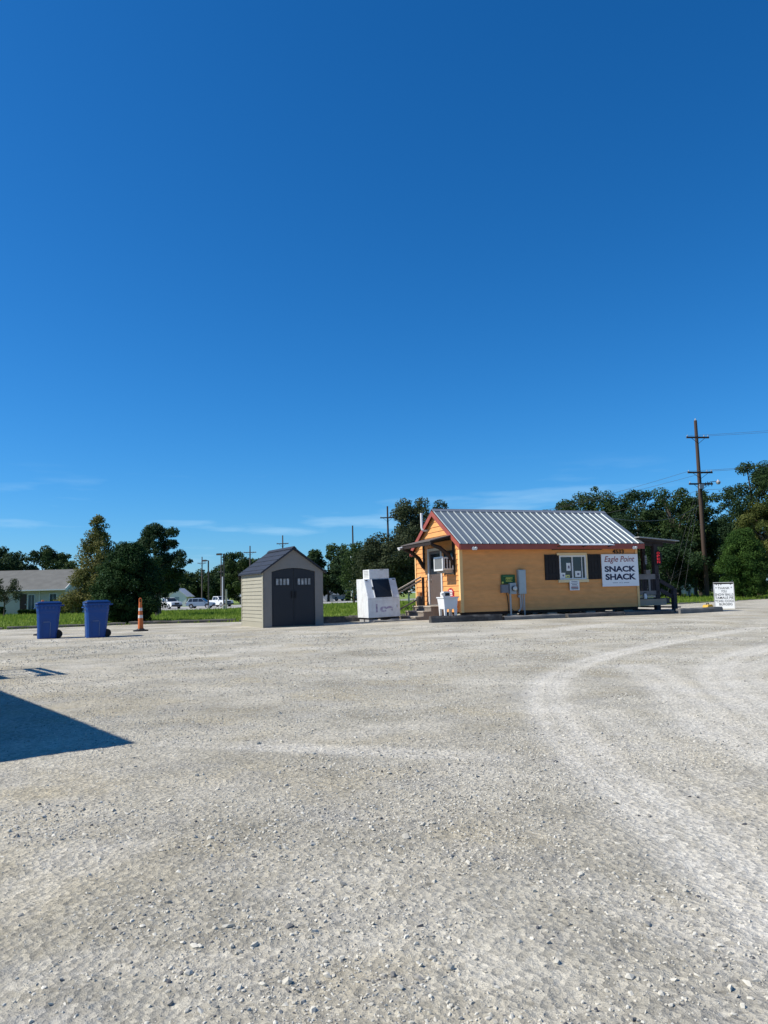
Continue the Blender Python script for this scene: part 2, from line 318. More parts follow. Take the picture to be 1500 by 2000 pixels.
# grass field: one sheet to the horizon
gx=np.unique(np.concatenate([np.linspace(-700,-90,18),np.linspace(-90,90,120),np.linspace(90,700,18)])); gt=np.concatenate([np.linspace(0,6,14),np.linspace(7,120,60),np.linspace(130,900,20)])
GX,GT=np.meshgrid(gx,gt); GY=edge(GX)+GT-.02; GZ=terr(GX,GY)+(fbm(GX,GY,2.5,3,4)-.5)*.10*smooth(0,2,GT); GZ[0]-=.05
nn=GX.shape; idx=np.arange(GX.size).reshape(nn); Fq=np.stack([idx[:-1,:-1],idx[:-1,1:],idx[1:,1:],idx[1:,:-1]],-1).reshape(-1,4)
gm=mat('grass_ground',(.15,.21,.035),.9,var=.35,vscale=.35,bump=.6,bscale=12,dirt=(.22,.24,.05),dscale=.12,damt=.7)
fld=link('grass_field',np_mesh('grass_field',np.stack([GX,GY,GZ],-1).reshape(-1,3),Fq,gm,None,True)); tag(fld,'green grass field beyond the lot','field',kind='structure')
def grass():
    n=62000; a=rng.uniform(-.56,.60,n); x0=np.sin(a); 
    re=redge(a); d=re/ np.cos(a)*0+re; r=d*np.where(rng.random(n)<.02,.982+.025*rng.random(n),1.004+2.0*rng.random(n)**1.8); x=r*np.sin(a); y=r*np.cos(a); z=terr(x,y)
    s=(.05+.11*rng.random(n)**2)*(.6+.9*fbm(x,y,1.6,3,6))*np.clip(r/45,.8,2.0); K=3
    th=rng.uniform(0,6.28,(n,K)); lean=rng.uniform(.1,.7,(n,K))*s[:,None]; w=s[:,None]*rng.uniform(.14,.26,(n,K)); hx=rng.uniform(.7,1.3,(n,K))*s[:,None]
    ox=x[:,None]+rng.normal(0,.05,(n,K)); oy=y[:,None]+rng.normal(0,.05,(n,K)); dx,dy=np.cos(th),np.sin(th)
    v0=np.stack([ox-dy*w,oy+dx*w,np.broadcast_to(z[:,None]-.03,(n,K))],-1); v1=np.stack([ox+dy*w,oy-dx*w,np.broadcast_to(z[:,None]-.03,(n,K))],-1); v2=np.stack([ox+dx*lean,oy+dy*lean,z[:,None]+hx],-1)
    V=np.stack([v0,v1,v2],2).reshape(-1,3); F=np.arange(len(V)).reshape(-1,3); tn=np.repeat(np.clip(fbm(x,y,3,3,8)*.9+rng.normal(0,.2,n),0,1),K*3)
    o=link('grass_blades',np_mesh('grass_blades',V,F,leafmat('grass_leaf',(.11,.19,.025),(.27,.34,.06),.4),tn)); tag(o,'green grass tufts growing beyond the kerb','grass',kind='stuff')
grass()
# paved strips far behind the grass
def strip(name,pts,w,m,label,dz=.05):
    c=curve_pts(pts,8); v=[];f=[]
    for i,p in enumerate(c):
        d=np.array(c[min(i+1,len(c)-1)])-np.array(c[max(i-1,0)]); d/=np.hypot(*d); n=np.array([-d[1],d[0]])
        for k in range(7):
            q=np.array(p)+n*w*(k/6-.5); v.append((q[0],q[1],tz(*q)+dz))
    for i in range(len(c)-1):
        for k in range(6): a=i*7+k; f.append((a,a+1,a+8,a+7))
    o=MB().add(v,f).build(name,m); tag(o,label,'road',kind='structure'); return o
cm=mat('concrete_road',(.34,.33,.31),.9,var=.15,vscale=.5)
strip('parking_apron',[(-90,138),(-40,137),(-20,140),(0,150)],42,cm,'pale concrete parking apron beyond the grass field')
strip('road',[(8,160),(24,110),(44,98),(80,92)],12,cm,'pale road beyond the utility pole')
# ================================================================== SNACK SHACK
TH=math.radians(19); SO=Vector((2.63,27.0,0)); SEX=Vector((math.cos(TH),math.sin(TH),0)); SEY=Vector((-math.sin(TH),math.cos(TH),0))
def SL(x,y,z=0): return SO+SEX*x+SEY*y+Vector((0,0,z))
def at_shack(name,label,cat,x=0,y=0,z=0,group=None,rz=0): return empty(name,SL(x,y,z),TH+rz,label,cat,group)
ORANGE=mat('orange_paint',(.76,.35,.115),.6,var=.10,vscale=3,bump=.06,bscale=40,stretch=(1,1,3),dirt=(.56,.26,.09),dscale=1.6,damt=.45)
TRIM=mat('pale_trim',(.82,.52,.22),.6,var=.05); RED=mat('red_fascia',(.33,.08,.058),.55,var=.12,vscale=4); DARKW=mat('dark_brown_wood',(.028,.018,.014),.7,var=.3,vscale=5,stretch=(1,1,.2))
BLACKW=mat('black_shutter',(.013,.010,.010),.6,var=.3); WHITE=mat('white_paint',(.74,.74,.72),.5,var=.05,dirt=(.5,.47,.42),dscale=2,damt=.3); CREAM=mat('cream_trim',(.78,.60,.33),.6,var=.05)
METAL=mat('galvalume',(.35,.385,.375),.42,.72,var=.10,vscale=1.5,dirt=(.30,.33,.34),dscale=1.2,damt=.5); RIDGE=mat('ridge_metal',(.25,.27,.29),.45,.5)
GREYW=mat('weathered_wood',(.20,.17,.14),.85,var=.3,vscale=3,stretch=(1,1,.3),bump=.3,bscale=25); PALEW=mat('pale_weathered_wood',(.42,.37,.30),.85,var=.2,vscale=4,bump=.2)
CONC=mat('concrete_block',(.36,.35,.33),.9,var=.2,bump=.4,bscale=40); BOXM=mat('grey_metal_box',(.30,.34,.36),.5,.2,var=.08); PVC=mat('grey_conduit',(.42,.42,.40),.5); BLK=mat('black_rubber',(.012,.012,.013),.6)
GLS=glass('dark_glass'); STEEL=mat('bright_steel',(.6,.6,.6),.3,.9); PAPER=mat('paper',(.78,.79,.76),.8); NAVY=mat('navy_ink',(.012,.018,.06),.6); INKRED=mat('red_ink',(.24,.015,.02),.6); INK=mat('black_ink',(.012,.012,.012),.6); FADE=mat('faded_ink',(.16,.15,.2),.7)
sh=empty('snack_shack',SO,TH,'orange clapboard snack shack with ribbed metal roof and red fascia','building')
WX,WY,Z0,ZE,ZR,YR=7.38,4.27,.34,2.80,4.06,2.13
# core walls with gable ends; the door opening is a recess set into the cladding
m=MB().prism([(0.02,Z0),(WY-.02,Z0),(WY-.02,ZE-.05),(YR,ZR-.05),(.02,ZE-.05)],.02,WX-.02,'x'); wall=m.build('wall',ORANGE,sh)
def roofz(y): return ZE+(ZR-ZE)*(1-abs(y-YR)/YR)
PH=.187
def lap(m,a,b,z0,z1,axis):      # lapped board: thick at the bottom edge
    if axis=='x': m.prism([(.018,z0),(-.024,z0),(-.004,z1),(.018,z1)],a,b,'x')      # runs along x (front), profile in y,z
    return m
for k in range(13):             # front boards, one object each, cut round the serving window
    z0=Z0+k*PH; z1=min(z0+PH+.004,ZE-.02)
    segs=[(0,WX)]
    if z1>1.41 and z0<2.3: segs=[(0,3.97),(5.11,WX)]
    for a,b in segs: lap(MB(),a,b,z0,z1,'x').build('plank',ORANGE,wall)
for k in range(20):             # gable boards at the door end
    z0=Z0+k*PH; z1=z0+PH+.004
    def span(z): 
        if z<=ZE: return 0.,WY
        t=(z-ZE)/(ZR-ZE); return t*YR, WY-t*(WY-YR)
    a0,b0=span(z0); a1,b1=span(z1)
    if z1>=ZR: z1=ZR-.01; a1,b1=span(z1)
    if b0-a0<.15: break
    parts=[((a0,a1),(b0,b1))]
    if z0<2.66 and z1>.60: parts=[((a0,a1),(1.56,1.56)),((2.90,2.90),(b0,b1))]
    for (p0,p1),(q0,q1) in parts:
        MB().hexa([(-.026,p0,z0),(.018,p0,z0),(.018,q0,z0),(-.026,q0,z0)],[(-.004,p1,z1),(.018,p1,z1),(.018,q1,z1),(-.004,q1,z1)]).build('plank',ORANGE,wall)
for d in ((-.042,.075,-.042,-.0265,Z0-.01,ZE-.1),(-.042,-.0265,-.0263,.085,Z0-.01,ZE-.1),(-.042,-.0265,WY-.085,WY+.02,Z0-.01,ZE-.1),(WX-.08,WX+.02,-.042,-.0265,Z0-.01,ZE-.1)): box('corner_board',d,TRIM,sh)
# roof
OH=.13; YE=-.30; ZEv=2.80-.30*(ZR-ZE)/YR+.1; sl_=(ZR+.1-ZEv)/(YR-YE); RX0,RX1=-OH,WX+.14
roof=MB().prism([(YE,ZEv-.06),(YR,ZR+.04),(2*YR-YE,ZEv-.06),(2*YR-YE,ZEv-.02),(YR,ZR+.085),(YE,ZEv-.02)],RX0,RX1,'x').build('roof',DARKW,sh)
npn=28; pw_=(RX1-RX0)/npn; L=math.hypot(YR-YE+.03,ZR+.1-ZEv); ang=math.atan2(ZR+.1-ZEv,YR-YE)
prof=[(0,0),(0.016,.03),(.030,.03),(.046,0),(pw_,0)]
v=[(x,y,z) for y in (0,L) for x,z in prof]; nP=len(prof); fcs=[(i,i+1,i+1+nP,i+nP) for i in range(nP-1)]
pme=MB().add(v,fcs).mesh('roof_panel'); pme.materials.append(METAL)
for k in range(npn):
    for side in (0,1):
        o=link('roof_panel',pme,roof); x=RX0+k*pw_
        if side==0: o.location=(x,YE-.03,ZEv-.005); o.rotation_euler=(ang,0,0)
        else: o.location=(x+pw_,2*YR-YE+.03,ZEv-.005); o.rotation_euler=(ang,0,math.pi)
MB().prism([(YR-.16,ZR+.03),(YR,ZR+.135),(YR+.16,ZR+.03),(YR+.16,ZR+.045),(YR,ZR+.155),(YR-.16,ZR+.045)],RX0-.01,RX1+.01,'x').build('ridge_cap',RIDGE,sh)
for s_ in (-1,1):       # red rake boards at both ends
    for xa in (RX0-.025,RX1):
        y0=YR+s_*(YR-YE); MB().hexa([(xa,YR,ZR-.13),(xa+.025,YR,ZR-.13),(xa+.025,y0,ZEv-.20),(xa,y0,ZEv-.20)],[(xa,YR,ZR+.07),(xa+.025,YR,ZR+.07),(xa+.025,y0,ZEv-.015),(xa,y0,ZEv-.015)]).build('rake_board',RED,sh)
for yf in (YE-.025,2*YR-YE): box('eave_fascia',(RX0,RX1,yf,yf+.025,ZEv-.21,ZEv-.02),RED,sh)
box('soffit',(RX0,RX1,YE,-.036,ZEv-.19,ZEv-.17),RED,sh); box('soffit',(RX0,RX1,WY+.03,2*YR-YE-.003,ZEv-.19,ZEv-.17),RED,sh)
# foundation
for x in np.linspace(.4,WX-.4,5):
    for y in (.35,2.1,3.9): box('pier',(x-.2,x+.2,y-.2,y+.2,0.0,Z0-.1),CONC,sh)
for y in (.12,2.1,4.1): box('floor_beam',(.02,WX-.02,y-.07,y+.07,Z0-.1,Z0-.002),DARKW,sh)
# vent pipe at the gable rake
MB().tube([(-.19,3.05,4.14),(-.19,3.05,3.58),(-.18,3.03,3.50),(-.12,2.98,3.46),(.03,2.96,3.46)],.05,10).build('vent_pipe',WHITE,sh,True)
# door in the gable
door=MB().box(-.012,.0,1.66,2.80,.60,2.62).build('door',mat('brown_door',(.115,.085,.072),.45,var=.1),sh); 
box('door_frame',(-.05,.015,2.80,2.92,.58,2.72),mat('grey_white_frame',(.55,.54,.52),.6,var=.1),sh); box('door_frame',(-.05,.015,1.54,1.66,.58,2.72),MATS['grey_white_frame'],sh); box('door_frame',(-.05,.015,1.66,2.80,2.62,2.72),MATS['grey_white_frame'],sh)
box('threshold',(-.06,.0,1.56,2.90,.54,.60),STEEL,sh)
for z in (1.72,1.52): MB().lathe([(.0,0),(.035,.0),(.03,.03),(.036,.05),(.025,.075),(0,.08)],10).build('door_knob',STEEL,door,True).matrix_local=Matrix.Translation((-.012,2.70,z))@Matrix.Rotation(-math.pi/2,4,'Y')
MB().box(-.022,-.0122,1.80,2.66,1.95,2.50).build('door_lite',GLS,door)
# awning over the door: boards on beams and knee brackets
aw=MB().hexa([(-.95,.40,2.86),(-.02,.40,3.08),(-.02,3.45,3.08),(-.95,3.45,2.86)],[(-.95,.40,2.89),(-.02,.40,3.115),(-.02,3.45,3.115),(-.95,3.45,2.89)]).build('door_awning',mat('awning_board',(.10,.085,.075),.8,var=.3,vscale=3),sh)
MB().beam((-.90,.42,2.80),(-.90,3.43,2.80),.05,.13).build('awning_beam',DARKW,aw); MB().box(-.055,-.022,.5,3.4,2.92,3.06).build('ledger',DARKW,aw)
for y in (.5,1.45,2.4,3.3): MB().beam((-.93,y,2.835),(-.03,y,3.045),.05,.07).build('rafter',DARKW,aw)
for y in (.47,3.32):
    MB().tube([(-.86,y,2.74),(-.55,y,2.62),(-.25,y,2.38),(-.05,y,2.02)],[.06,.075,.08,.07],6).build('knee_bracket',DARKW,aw)
    MB().box(-.06,-.022,y-.06,y+.06,1.95,2.9).build('bracket_post',DARKW,aw)
def flood(x,y,z,dx,dy):
    f=MB().lathe([(.05,0),(.05,.03),(.02,.035)],10,(x,y,z)).build('flood_light',WHITE,sh,True)
    for s_ in (-1,1):
        a=Vector((x,y,z)); d=Vector((dx+s_*.35*abs(dy),dy+s_*.35*abs(dx),-.35)).normalized()
        MB().tube([a+d*.02,a+d*.06,a+d*.14,a+d*.17],[.02,.035,.06,.058],10).build('lamp_head',WHITE,f,True)
flood(.42,-.2,2.60,0,-1); flood(7.08,-.2,2.60,0,-1); flood(-.98,3.2,2.80,-1,0)
# serving window
fr=MB()
for d in ((3.97,4.03,-.03,.012,1.41,2.30),(5.05,5.11,-.03,.012,1.41,2.30),(4.03,5.05,-.03,.012,2.24,2.30),(4.03,5.05,-.03,.012,1.41,1.46),(4.50,4.54,-.035,.012,1.46,2.24),(4.92,4.945,-.02,.012,1.46,2.24)): fr.box(*d)
win=fr.build('window',WHITE,sh); box('pane',(4.03,4.50,.013,.017,1.46,2.24),GLS,win); box('pane',(4.54,5.05,.0131,.0175,1.46,2.24),GLS,win)
box('sill',(3.88,5.16,-.09,.0,1.30,1.408),CREAM,win); box('head_trim',(3.87,5.14,-.06,.0,2.302,2.39),CREAM,win); box('jamb_trim',(5.112,5.16,-.05,0,1.41,2.30),CREAM,win)
for a,b in ((3.35,3.95),(5.17,5.735)):
    s_=box('shutter',(a,b,-.036,-.022,1.40,2.33),BLACKW,sh); n=4; w=(b-a)/n
    for k in range(n): box('slat',(a+k*w+.006,a+(k+1)*w-.006,-.052,-.0362,1.405,2.325),BLACKW,s_)
    for z in (1.55,2.1): box('batten',(a+.02,b-.02,-.066,-.0522,z,z+.09),BLACKW,s_)
for x0,x1,z0,z1,mm in ((4.28,4.46,1.73,2.02,PAPER),(4.04,4.22,1.47,1.66,PAPER),(4.64,4.88,1.50,1.72,PAPER),(4.23,4.40,1.47,1.58,mat('yellow_paper',(.62,.62,.22),.8))):
    p=box('window_notice',(x0,x1,.004,.008,z0,z1),mm,win); 
    box('printed_block',(x0+(x1-x0)*.35,x0+(x1-x0)*.75,.0025,.0038,z0+(z1-z0)*.3,z0+(z1-z0)*.65),FADE,p)
# metal visor above the serving window
vz=MB().hexa([(3.72,-.62,2.63),(6.0,-.62,2.63),(5.92,-.33,2.70),(3.80,-.33,2.70)],[(3.72,-.62,2.65),(6.0,-.62,2.65),(5.92,-.33,2.72),(3.80,-.33,2.72)]).build('window_visor',mat('visor_metal',(.55,.58,.60),.4,.3),sh)
MB().box(3.68,5.8,-.10,-.022,2.50,2.58).build('visor_bracket',BLACKW,vz)
for x in (3.75,4.8,5.9): MB().beam((x,-.05,2.56),(x,-.58,2.635),.03,.03).build('visor_arm',BLACKW,vz)
text(sh,'4533',6.28,6.80,2.355,2.50,-.04,INK,bold=.03,name='house_number')
# window air conditioner in the gable window, with its dark shutter
gw=box('gable_window',(-.03,.01,.44,1.28,1.70,2.50),GLS,sh); 
for d in ((-.05,-.0302,.38,.46,1.66,2.55),(-.05,-.0302,1.26,1.34,1.66,2.55),(-.05,-.0302,.46,1.26,2.47,2.55)): box('frame',d,DARKW,gw)
ac=at_shack('window_air_conditioner','white boxy window air conditioner sticking out of the gable wall','air conditioner')
box('casing',(-.46,-.052,.45,1.22,1.84,2.30),mat('ac_beige',(.60,.58,.52),.5,var=.05),ac,.01)
g=MB()
for d in ((-.485,-.461,.43,1.24,2.26,2.32),(-.485,-.461,.43,1.24,1.82,1.88),(-.485,-.461,.43,.49,1.88,2.26),(-.485,-.461,1.18,1.24,1.88,2.26)): g.box(*d)
g.build('front_frame',WHITE,ac); co_=box('coil_grille',(-.472,-.4611,.49,1.18,1.88,2.26),mat('coil',(.17,.18,.18),.6,.3),ac)
for k in range(11): box('fin',(-.478,-.4722,.52+k*.06,.53+k*.06,1.89,2.25),PVC,co_)
sg=MB().box(-.42,-.10,.438,.4499,1.90,2.24).build('side_vent',BLACKW,ac)
for x in (-.42,-.31,-.20,-.10): box('vent_bar',(x-.012,x+.012,.43,.4379,1.88,2.26),WHITE,sg)
box('support_shelf',(-.40,-.053,.50,1.18,1.74,1.835),PALEW,ac)
# signs and posters on the shack
sg=at_shack('wall_sign','white square sign reading Eagle Point SNACK SHACK on the orange wall','sign')
box('board',(5.755,7.375,-.075,-.045,1.12,2.325),mat('sign_white',(.85,.86,.87),.4),sg); 
text(sg,'Eagle Point',5.88,7.22,1.97,2.25,-.078,INKRED,shear=.28,bold=.006)
for x,z in ((5.905,2.055),(5.97,2.222),(6.62,2.06),(6.69,2.226)): box('serif',(x-.03,x+.035,-.0785,-.0752,z-.007,z+.004),INKRED,sg)
text(sg,'SNACK',5.87,7.25,1.66,1.88,-.078,NAVY,bold=.042); text(sg,'SHACK',5.89,7.25,1.36,1.59,-.078,NAVY,bold=.042)
box('rule',(6.20,6.43,-.0785,-.0752,1.245,1.257),NAVY,sg); box('rule',(6.70,6.93,-.0785,-.0752,1.245,1.257),NAVY,sg); text(sg,'4533',6.48,6.65,1.235,1.270,-.078,FADE,bold=.0)
mp_=at_shack('menu_poster','small white printed menu sheet below the serving window sill','poster'); box('sheet',(4.32,4.73,-.10,-.094,1.01,1.375),PAPER,mp_)
for k,(w,hh,mm) in enumerate(((.26,.022,FADE),(.3,.018,FADE),(.22,.022,FADE),(.28,.02,FADE),(.3,.032,INKRED),(.3,.03,NAVY))): box('printed_line',(4.525-w/2,4.525+w/2,-.1025,-.1002,1.315-k*.053,1.315-k*.053+hh),mm,mp_)
gs=at_shack('green_sign','small dark green sign with yellow lettering above the electric meter','sign'); box('board',(1.55,2.10,-.06,-.04,1.30,1.62),mat('sign_green',(.012,.075,.02),.5,var=.2),gs)
text(gs,"PEPE'S",1.72,2.0,1.45,1.53,-.063,mat('yellow_ink',(.62,.62,.12),.6),shear=.25,bold=.02); box('printed_line',(1.62,2.05,-.0625,-.0602,1.565,1.58),mat('green_ink',(.12,.32,.14),.6),gs)
for z,w in ((1.415,.22),(1.375,.26)): box('printed_line',(1.73,1.73+w,-.0625,-.0602,z,z+.016),MATS['yellow_ink'],gs)
MB().tube([(1.60,-.064,1.345),(1.60,-.061,1.345)],.035,12).build('emblem',MATS['yellow_ink'],gs)
rs=at_shack('red_poster','red shaped poster with white lettering on the lit gable wall','poster')
pts=[(.50,.79),(1.18,.79),(1.18,.90),(1.12,.93)]+[(.84+.29*math.cos(a),1.0+.20*math.sin(a)) for a in np.linspace(-.2,math.pi+.2,12)][::-1]+[(.54,.93),(.50,.90)]
MB().prism(pts,-.034,-.028,'x').build('board',mat('poster_red',(.45,.018,.03),.5),rs)
for z,w in ((1.10,.26),(1.045,.34),(.985,.30),(.93,.34),(.85,.5)): box('printed_line',(-.0365,-.0342,.84-w/2,.84+w/2,z,z+.03),PAPER,rs)
# electric service
em=at_shack('electric_meter','grey electric meter socket with round glass dial and conduit','electric meter'); box('meter_box',(1.83,2.09,-.16,-.022,.93,1.33),BOXM,em,.008)
MB().tube([(1.99,-.161,1.13),(1.99,-.20,1.13)],.095,16).build('meter_ring',BLK,em); MB().tube([(1.995,-.2005,1.13),(1.995,-.25,1.13),(1.995,-.27,1.13)],[.08,.078,.05],16).build('meter_dial',mat('dial',(.55,.56,.52),.15),em,True)
MB().tube([(1.87,-.09,.93),(1.87,-.09,0.0)],.035,10).build('conduit',PVC,em,True); MB().tube([(1.9,-.09,.40),(2.02,-.10,.30),(2.2,-.10,.27)],.012,6).build('cable',BLK,em)
ep=at_shack('breaker_panel','tall grey breaker panel box on the orange wall','breaker panel'); box('panel_box',(2.19,2.48,-.17,-.022,.93,1.79),mat('panel_grey',(.36,.42,.44),.45,.2,var=.06),ep,.008); box('panel_door',(2.215,2.465,-.178,-.1702,1.0,1.76),MATS['panel_grey'],ep)
MB().tube([(2.27,-.09,.93),(2.28,-.09,.50),(2.26,-.09,.40),(2.18,-.08,.31)],.032,10).build('conduit',PVC,ep,True); MB().tube([(2.35,-.09,.93),(2.36,-.09,.35)],.022,8).build('conduit',PVC,ep,True); MB().tube([(2.43,-.09,.93),(2.42,-.09,0.0)],.022,8).build('conduit',PVC,ep,True); box('fitting',(2.18,2.24,-.13,-.05,.80,.90),BOXM,ep)
jb=at_shack('junction_box','small dark grey junction box left of the electric meter','junction box'); box('junction_case',(1.51,1.79,-.14,-.022,.98,1.27),mat('dark_grey_box',(.17,.18,.20),.5,var=.1),jb,.006); box('cover',(1.525,1.775,-.147,-.1402,.995,1.255),MATS['dark_grey_box'],jb); MB().tube([(1.72,-.08,.98),(1.76,-.07,.85),(1.80,-.06,.5),(1.80,-.06,.34)],.014,6).build('cable',BLK,jb)
# wooden steps at the gable door
st=at_shack('door_steps','weathered wooden steps with sloping handrail leading to the gable door','steps')
for k,(x0,x1,z) in enumerate(((-.62,-.06,.56),(-.92,-.55,.385),(-1.22,-.85,.21))):
    t_=box('tread',(x0,x1,1.35,3.2,z-.04,z),PALEW,st); box('riser',(x0+.03,x0+.055,1.38,3.17,max(z-.20,.065),z-.041),GREYW,st)
for y in (1.37,3.18): MB().prism([(-1.18,.07),(-.08,.07),(-.08,.50),(-.60,.50),(-.60,.33),(-.90,.33),(-.90,.155),(-1.18,.155)],y-.02,y+.02,'y').build('stringer',GREYW,st)
MB().box(-1.33,-1.23,3.12,3.22,.04,1.06).build('newel_post',DARKW,st)
for dz in (0,-.13): MB().beam((-1.36,3.17,1.10+dz),(-.25,3.17,1.66+dz),.09,.05).build('handrail',PALEW,st)
MB().beam((-1.30,3.17,.36),(-.12,3.17,.94),.04,.05).build('handrail',GREYW,st); MB().box(-.2,-.12,3.12,3.2,.55,1.65).build('newel_post',DARKW,st)
for k,x in enumerate((-.30,-.42)): MB().lathe([(.09,0),(.10,.1),(.11,.28),(.07,.36),(.0,.37)],10,(x,3.0,.56)).build(('pot','jug')[k],mat('dark_jug',(.04,.035,.032),.5),at_shack('water_jug',('dark jug standing on the top step nearest the door','dark jug standing on the top step nearest the handrail')[k],'jug'),True)
bx_=at_shack('outlet_box','small brown outlet box low on the gable wall left of the door','outlet box'); box('outlet_case',(-.11,-.022,3.62,3.84,.90,1.06),mat('brown_plastic',(.22,.12,.06),.6),bx_,.005); box('outlet_lid',(-.118,-.1102,3.63,3.83,.91,1.05),MATS['brown_plastic'],bx_)
# utility sink
SX,SY=-.72,-.12
sk=at_shack('utility_sink','white plastic utility sink on four legs outside the gable end','sink',SX,SY,.05)
m=MB(); 
lo=[(.04,.04,.42),(.50,.04,.42),(.50,.56,.42),(.04,.56,.42)]; hi=[(0,0,.80),(.54,0,.80),(.54,.60,.80),(0,.60,.80)]; m.hexa(lo,hi); m.build('basin',mat('sink_white',(.72,.73,.74),.35,var=.05,dirt=(.45,.42,.36),dscale=3,damt=.3),sk,bevel=.012)
r=MB(); 
for d in ((-.02,.56,-.02,.03,.80,.84),(-.02,.56,.57,.62,.80,.84),(-.02,.03,.03,.57,.80,.84),(.51,.56,.03,.57,.80,.84)): r.box(*d)
r.build('rim',MATS['sink_white'],sk)
for x in (.05,.43):
    for y in (.05,.48): MB().hexa([(x+.01,y+.01,0),(x+.055,y+.01,0),(x+.055,y+.055,0),(x+.01,y+.055,0)],[(x-.015,y-.015,.45),(x+.08,y-.015,.45),(x+.08,y+.08,.45),(x-.015,y+.08,.45)]).build('leg',MATS['sink_white'],sk)
MB().tube([(.33,.3,.42),(.33,.3,.2),(.37,.3,.14),(.44,.3,.2),(.5,.4,.22)],.025,8).build('drain_pipe',WHITE,sk,True)
fp=at_shack('food_warmer','small white countertop basin unit resting on the utility sink','appliance',SX+.0,SY+.0,.05)
m=MB().prism([(.02,.845),(.02,.98),(.07,1.03),(.27,1.03),(.31,.845)],.10,.36,'y'); m.build('housing',mat('appliance_white',(.66,.65,.62),.5,var=.1),fp,bevel=.01); box('opening',(.10,.27,.096,.0999,.88,.98),BLACKW,fp); box('top_slot',(.10,.24,.17,.28,1.0301,1.038),BLACKW,fp)
MB().tube([(.02,.099,.94),(.0,.06,.94)],.05,10).build('dial',PVC,fp)
# wheel stops / timbers along the front
KERB=mat('dark_timber',(.075,.07,.066),.9,var=.35,vscale=3,bump=.6,bscale=18,dirt=(.22,.21,.19),dscale=4,damt=.5); KERB2=mat('grey_stop',(.17,.165,.155),.9,var=.25,vscale=3,bump=.5,bscale=20)
def timber(name,label,cat,p0,p1,w,h,mm,z=0.,group=None):
    p0=Vector(p0); p1=Vector(p1); L_=(p1-p0).length; n=10; mb=MB(); pr_=[(-w/2,0),(w/2,0),(w/2,h*.72),(w*.36,h),(-w*.36,h),(-w/2,h*.72)]
    for i in range(n+1):
        for u,vv in pr_: mb.v.append((L_*i/n,u+random.uniform(-.012,.012),vv+(random.uniform(-.014,.014) if vv>0 else -.02)))
    for i in range(n):
        for k in range(6): a=i*6+k; b=i*6+(k+1)%6; mb.f.append((a,b,b+6,a+6))
    mb.f.append(tuple(range(5,-1,-1))); mb.f.append(tuple(n*6+k for k in range(6)))
    o=mb.build(name,mm); o.location=(p0.x,p0.y,z); o.rotation_euler=(0,0,math.atan2(p1.y-p0.y,p1.x-p0.x)); tag(o,label,cat,group); return o
ST=[((-1.55,-.85),(1.02,-.95),KERB,.22,'dark parking timber lying in front of the utility sink'),((1.10,-.98),(3.45,-1.0),KERB2,.15,'grey parking timber lying below the electric meter'),((3.55,-1.02),(5.9,-.98),KERB,.15,'dark parking timber lying below the serving window'),((5.98,-.9),(8.2,-.85),KERB,.15,'dark parking timber lying below the square white sign'),((8.28,-1.05),(10.5,-.75),KERB2,.19,'dark parking timber lying in front of the porch steps')]
for a,b,mm,h,lb in ST: timber('parking_timber',lb,'timber',SL(*a),SL(*b),.22,h,mm,.055,'parking timbers along the shack front')
# side porch at the right end of the shack
po=at_shack('side_porch','weathered wooden side porch with flat roof, railing and steps','porch')
GW2=mat('porch_wood',(.12,.105,.10),.85,var=.3,vscale=3,bump=.3,bscale=20); GWD=mat('porch_dark',(.035,.03,.033),.8,var=.3)
dk=box('deck_frame',(7.40,9.0,.25,4.1,.42,.58),GW2,po)
for k in range(9): box('deck_board',(7.40+k*.178,7.40+k*.178+.17,.22,4.12,.582,.62),GW2,dk)
box('skirt_board',(7.40,8.72,.10,.14,.36,.60),mat('tan_board',(.40,.31,.22),.8,var=.12,vscale=3),po); box('skirt_board',(7.42,8.3,.16,.20,.66,.74),PALEW,po)
for x,y in ((8.38,.22),(8.38,3.9)): box('roof_post',(x-.09,x+.09,y-.09,y+.09,.04,2.72),GWD,po)
box('roof_post',(8.12,8.26,.6,.74,.62,2.7),GWD,po)
rf=MB().hexa([(7.40,-.20,2.95),(9.25,-.20,2.80),(9.25,4.4,2.80),(7.40,4.4,2.95)],[(7.40,-.20,2.99),(9.25,-.20,2.84),(9.25,4.4,2.84),(7.40,4.4,2.99)]).build('porch_roof',mat('porch_roof_metal',(.30,.30,.29),.5,.2,var=.15),po)
MB().beam((7.4,.2,2.78),(8.75,.2,2.72),.06,.20).build('roof_beam',GWD,rf); MB().beam((7.4,3.95,2.78),(8.75,3.95,2.72),.06,.20).build('roof_beam',GWD,rf)
for y in np.linspace(.0,4.2,7): MB().beam((7.42,y,2.895),(9.2,y,2.755),.05,.09).build('rafter',GWD,rf)
rl=MB().box(7.40,8.50,.13,.17,1.36,1.56).build('top_rail',mat('rail_wood',(.20,.185,.175),.85,var=.25,vscale=3),po); box('bottom_rail',(7.40,8.50,.13,.17,.76,.92),MATS['rail_wood'],po)
for k in range(8): box('picket',(7.42+k*.135,7.42+k*.135+.115,.1705,.19,.80,1.38),GWD,po)
box('mid_picket',(7.95,8.04,.115,.1295,.92,1.36),MATS['rail_wood'],po); box('post_cap',(7.86,8.06,.1,.25,1.562,1.72),MATS['rail_wood'],po)
MB().beam((8.50,.15,1.30),(9.12,.15,.98),.05,.14).build('stair_rail',GWD,po); MB().beam((8.50,.15,.95),(9.12,.15,.62),.05,.14).build('stair_rail',GWD,po)
box('newel_post',(9.04,9.20,.06,.22,.03,1.0),GWD,po); box('newel_post',(9.04,9.20,3.9,4.06,.0,1.0),GWD,po)
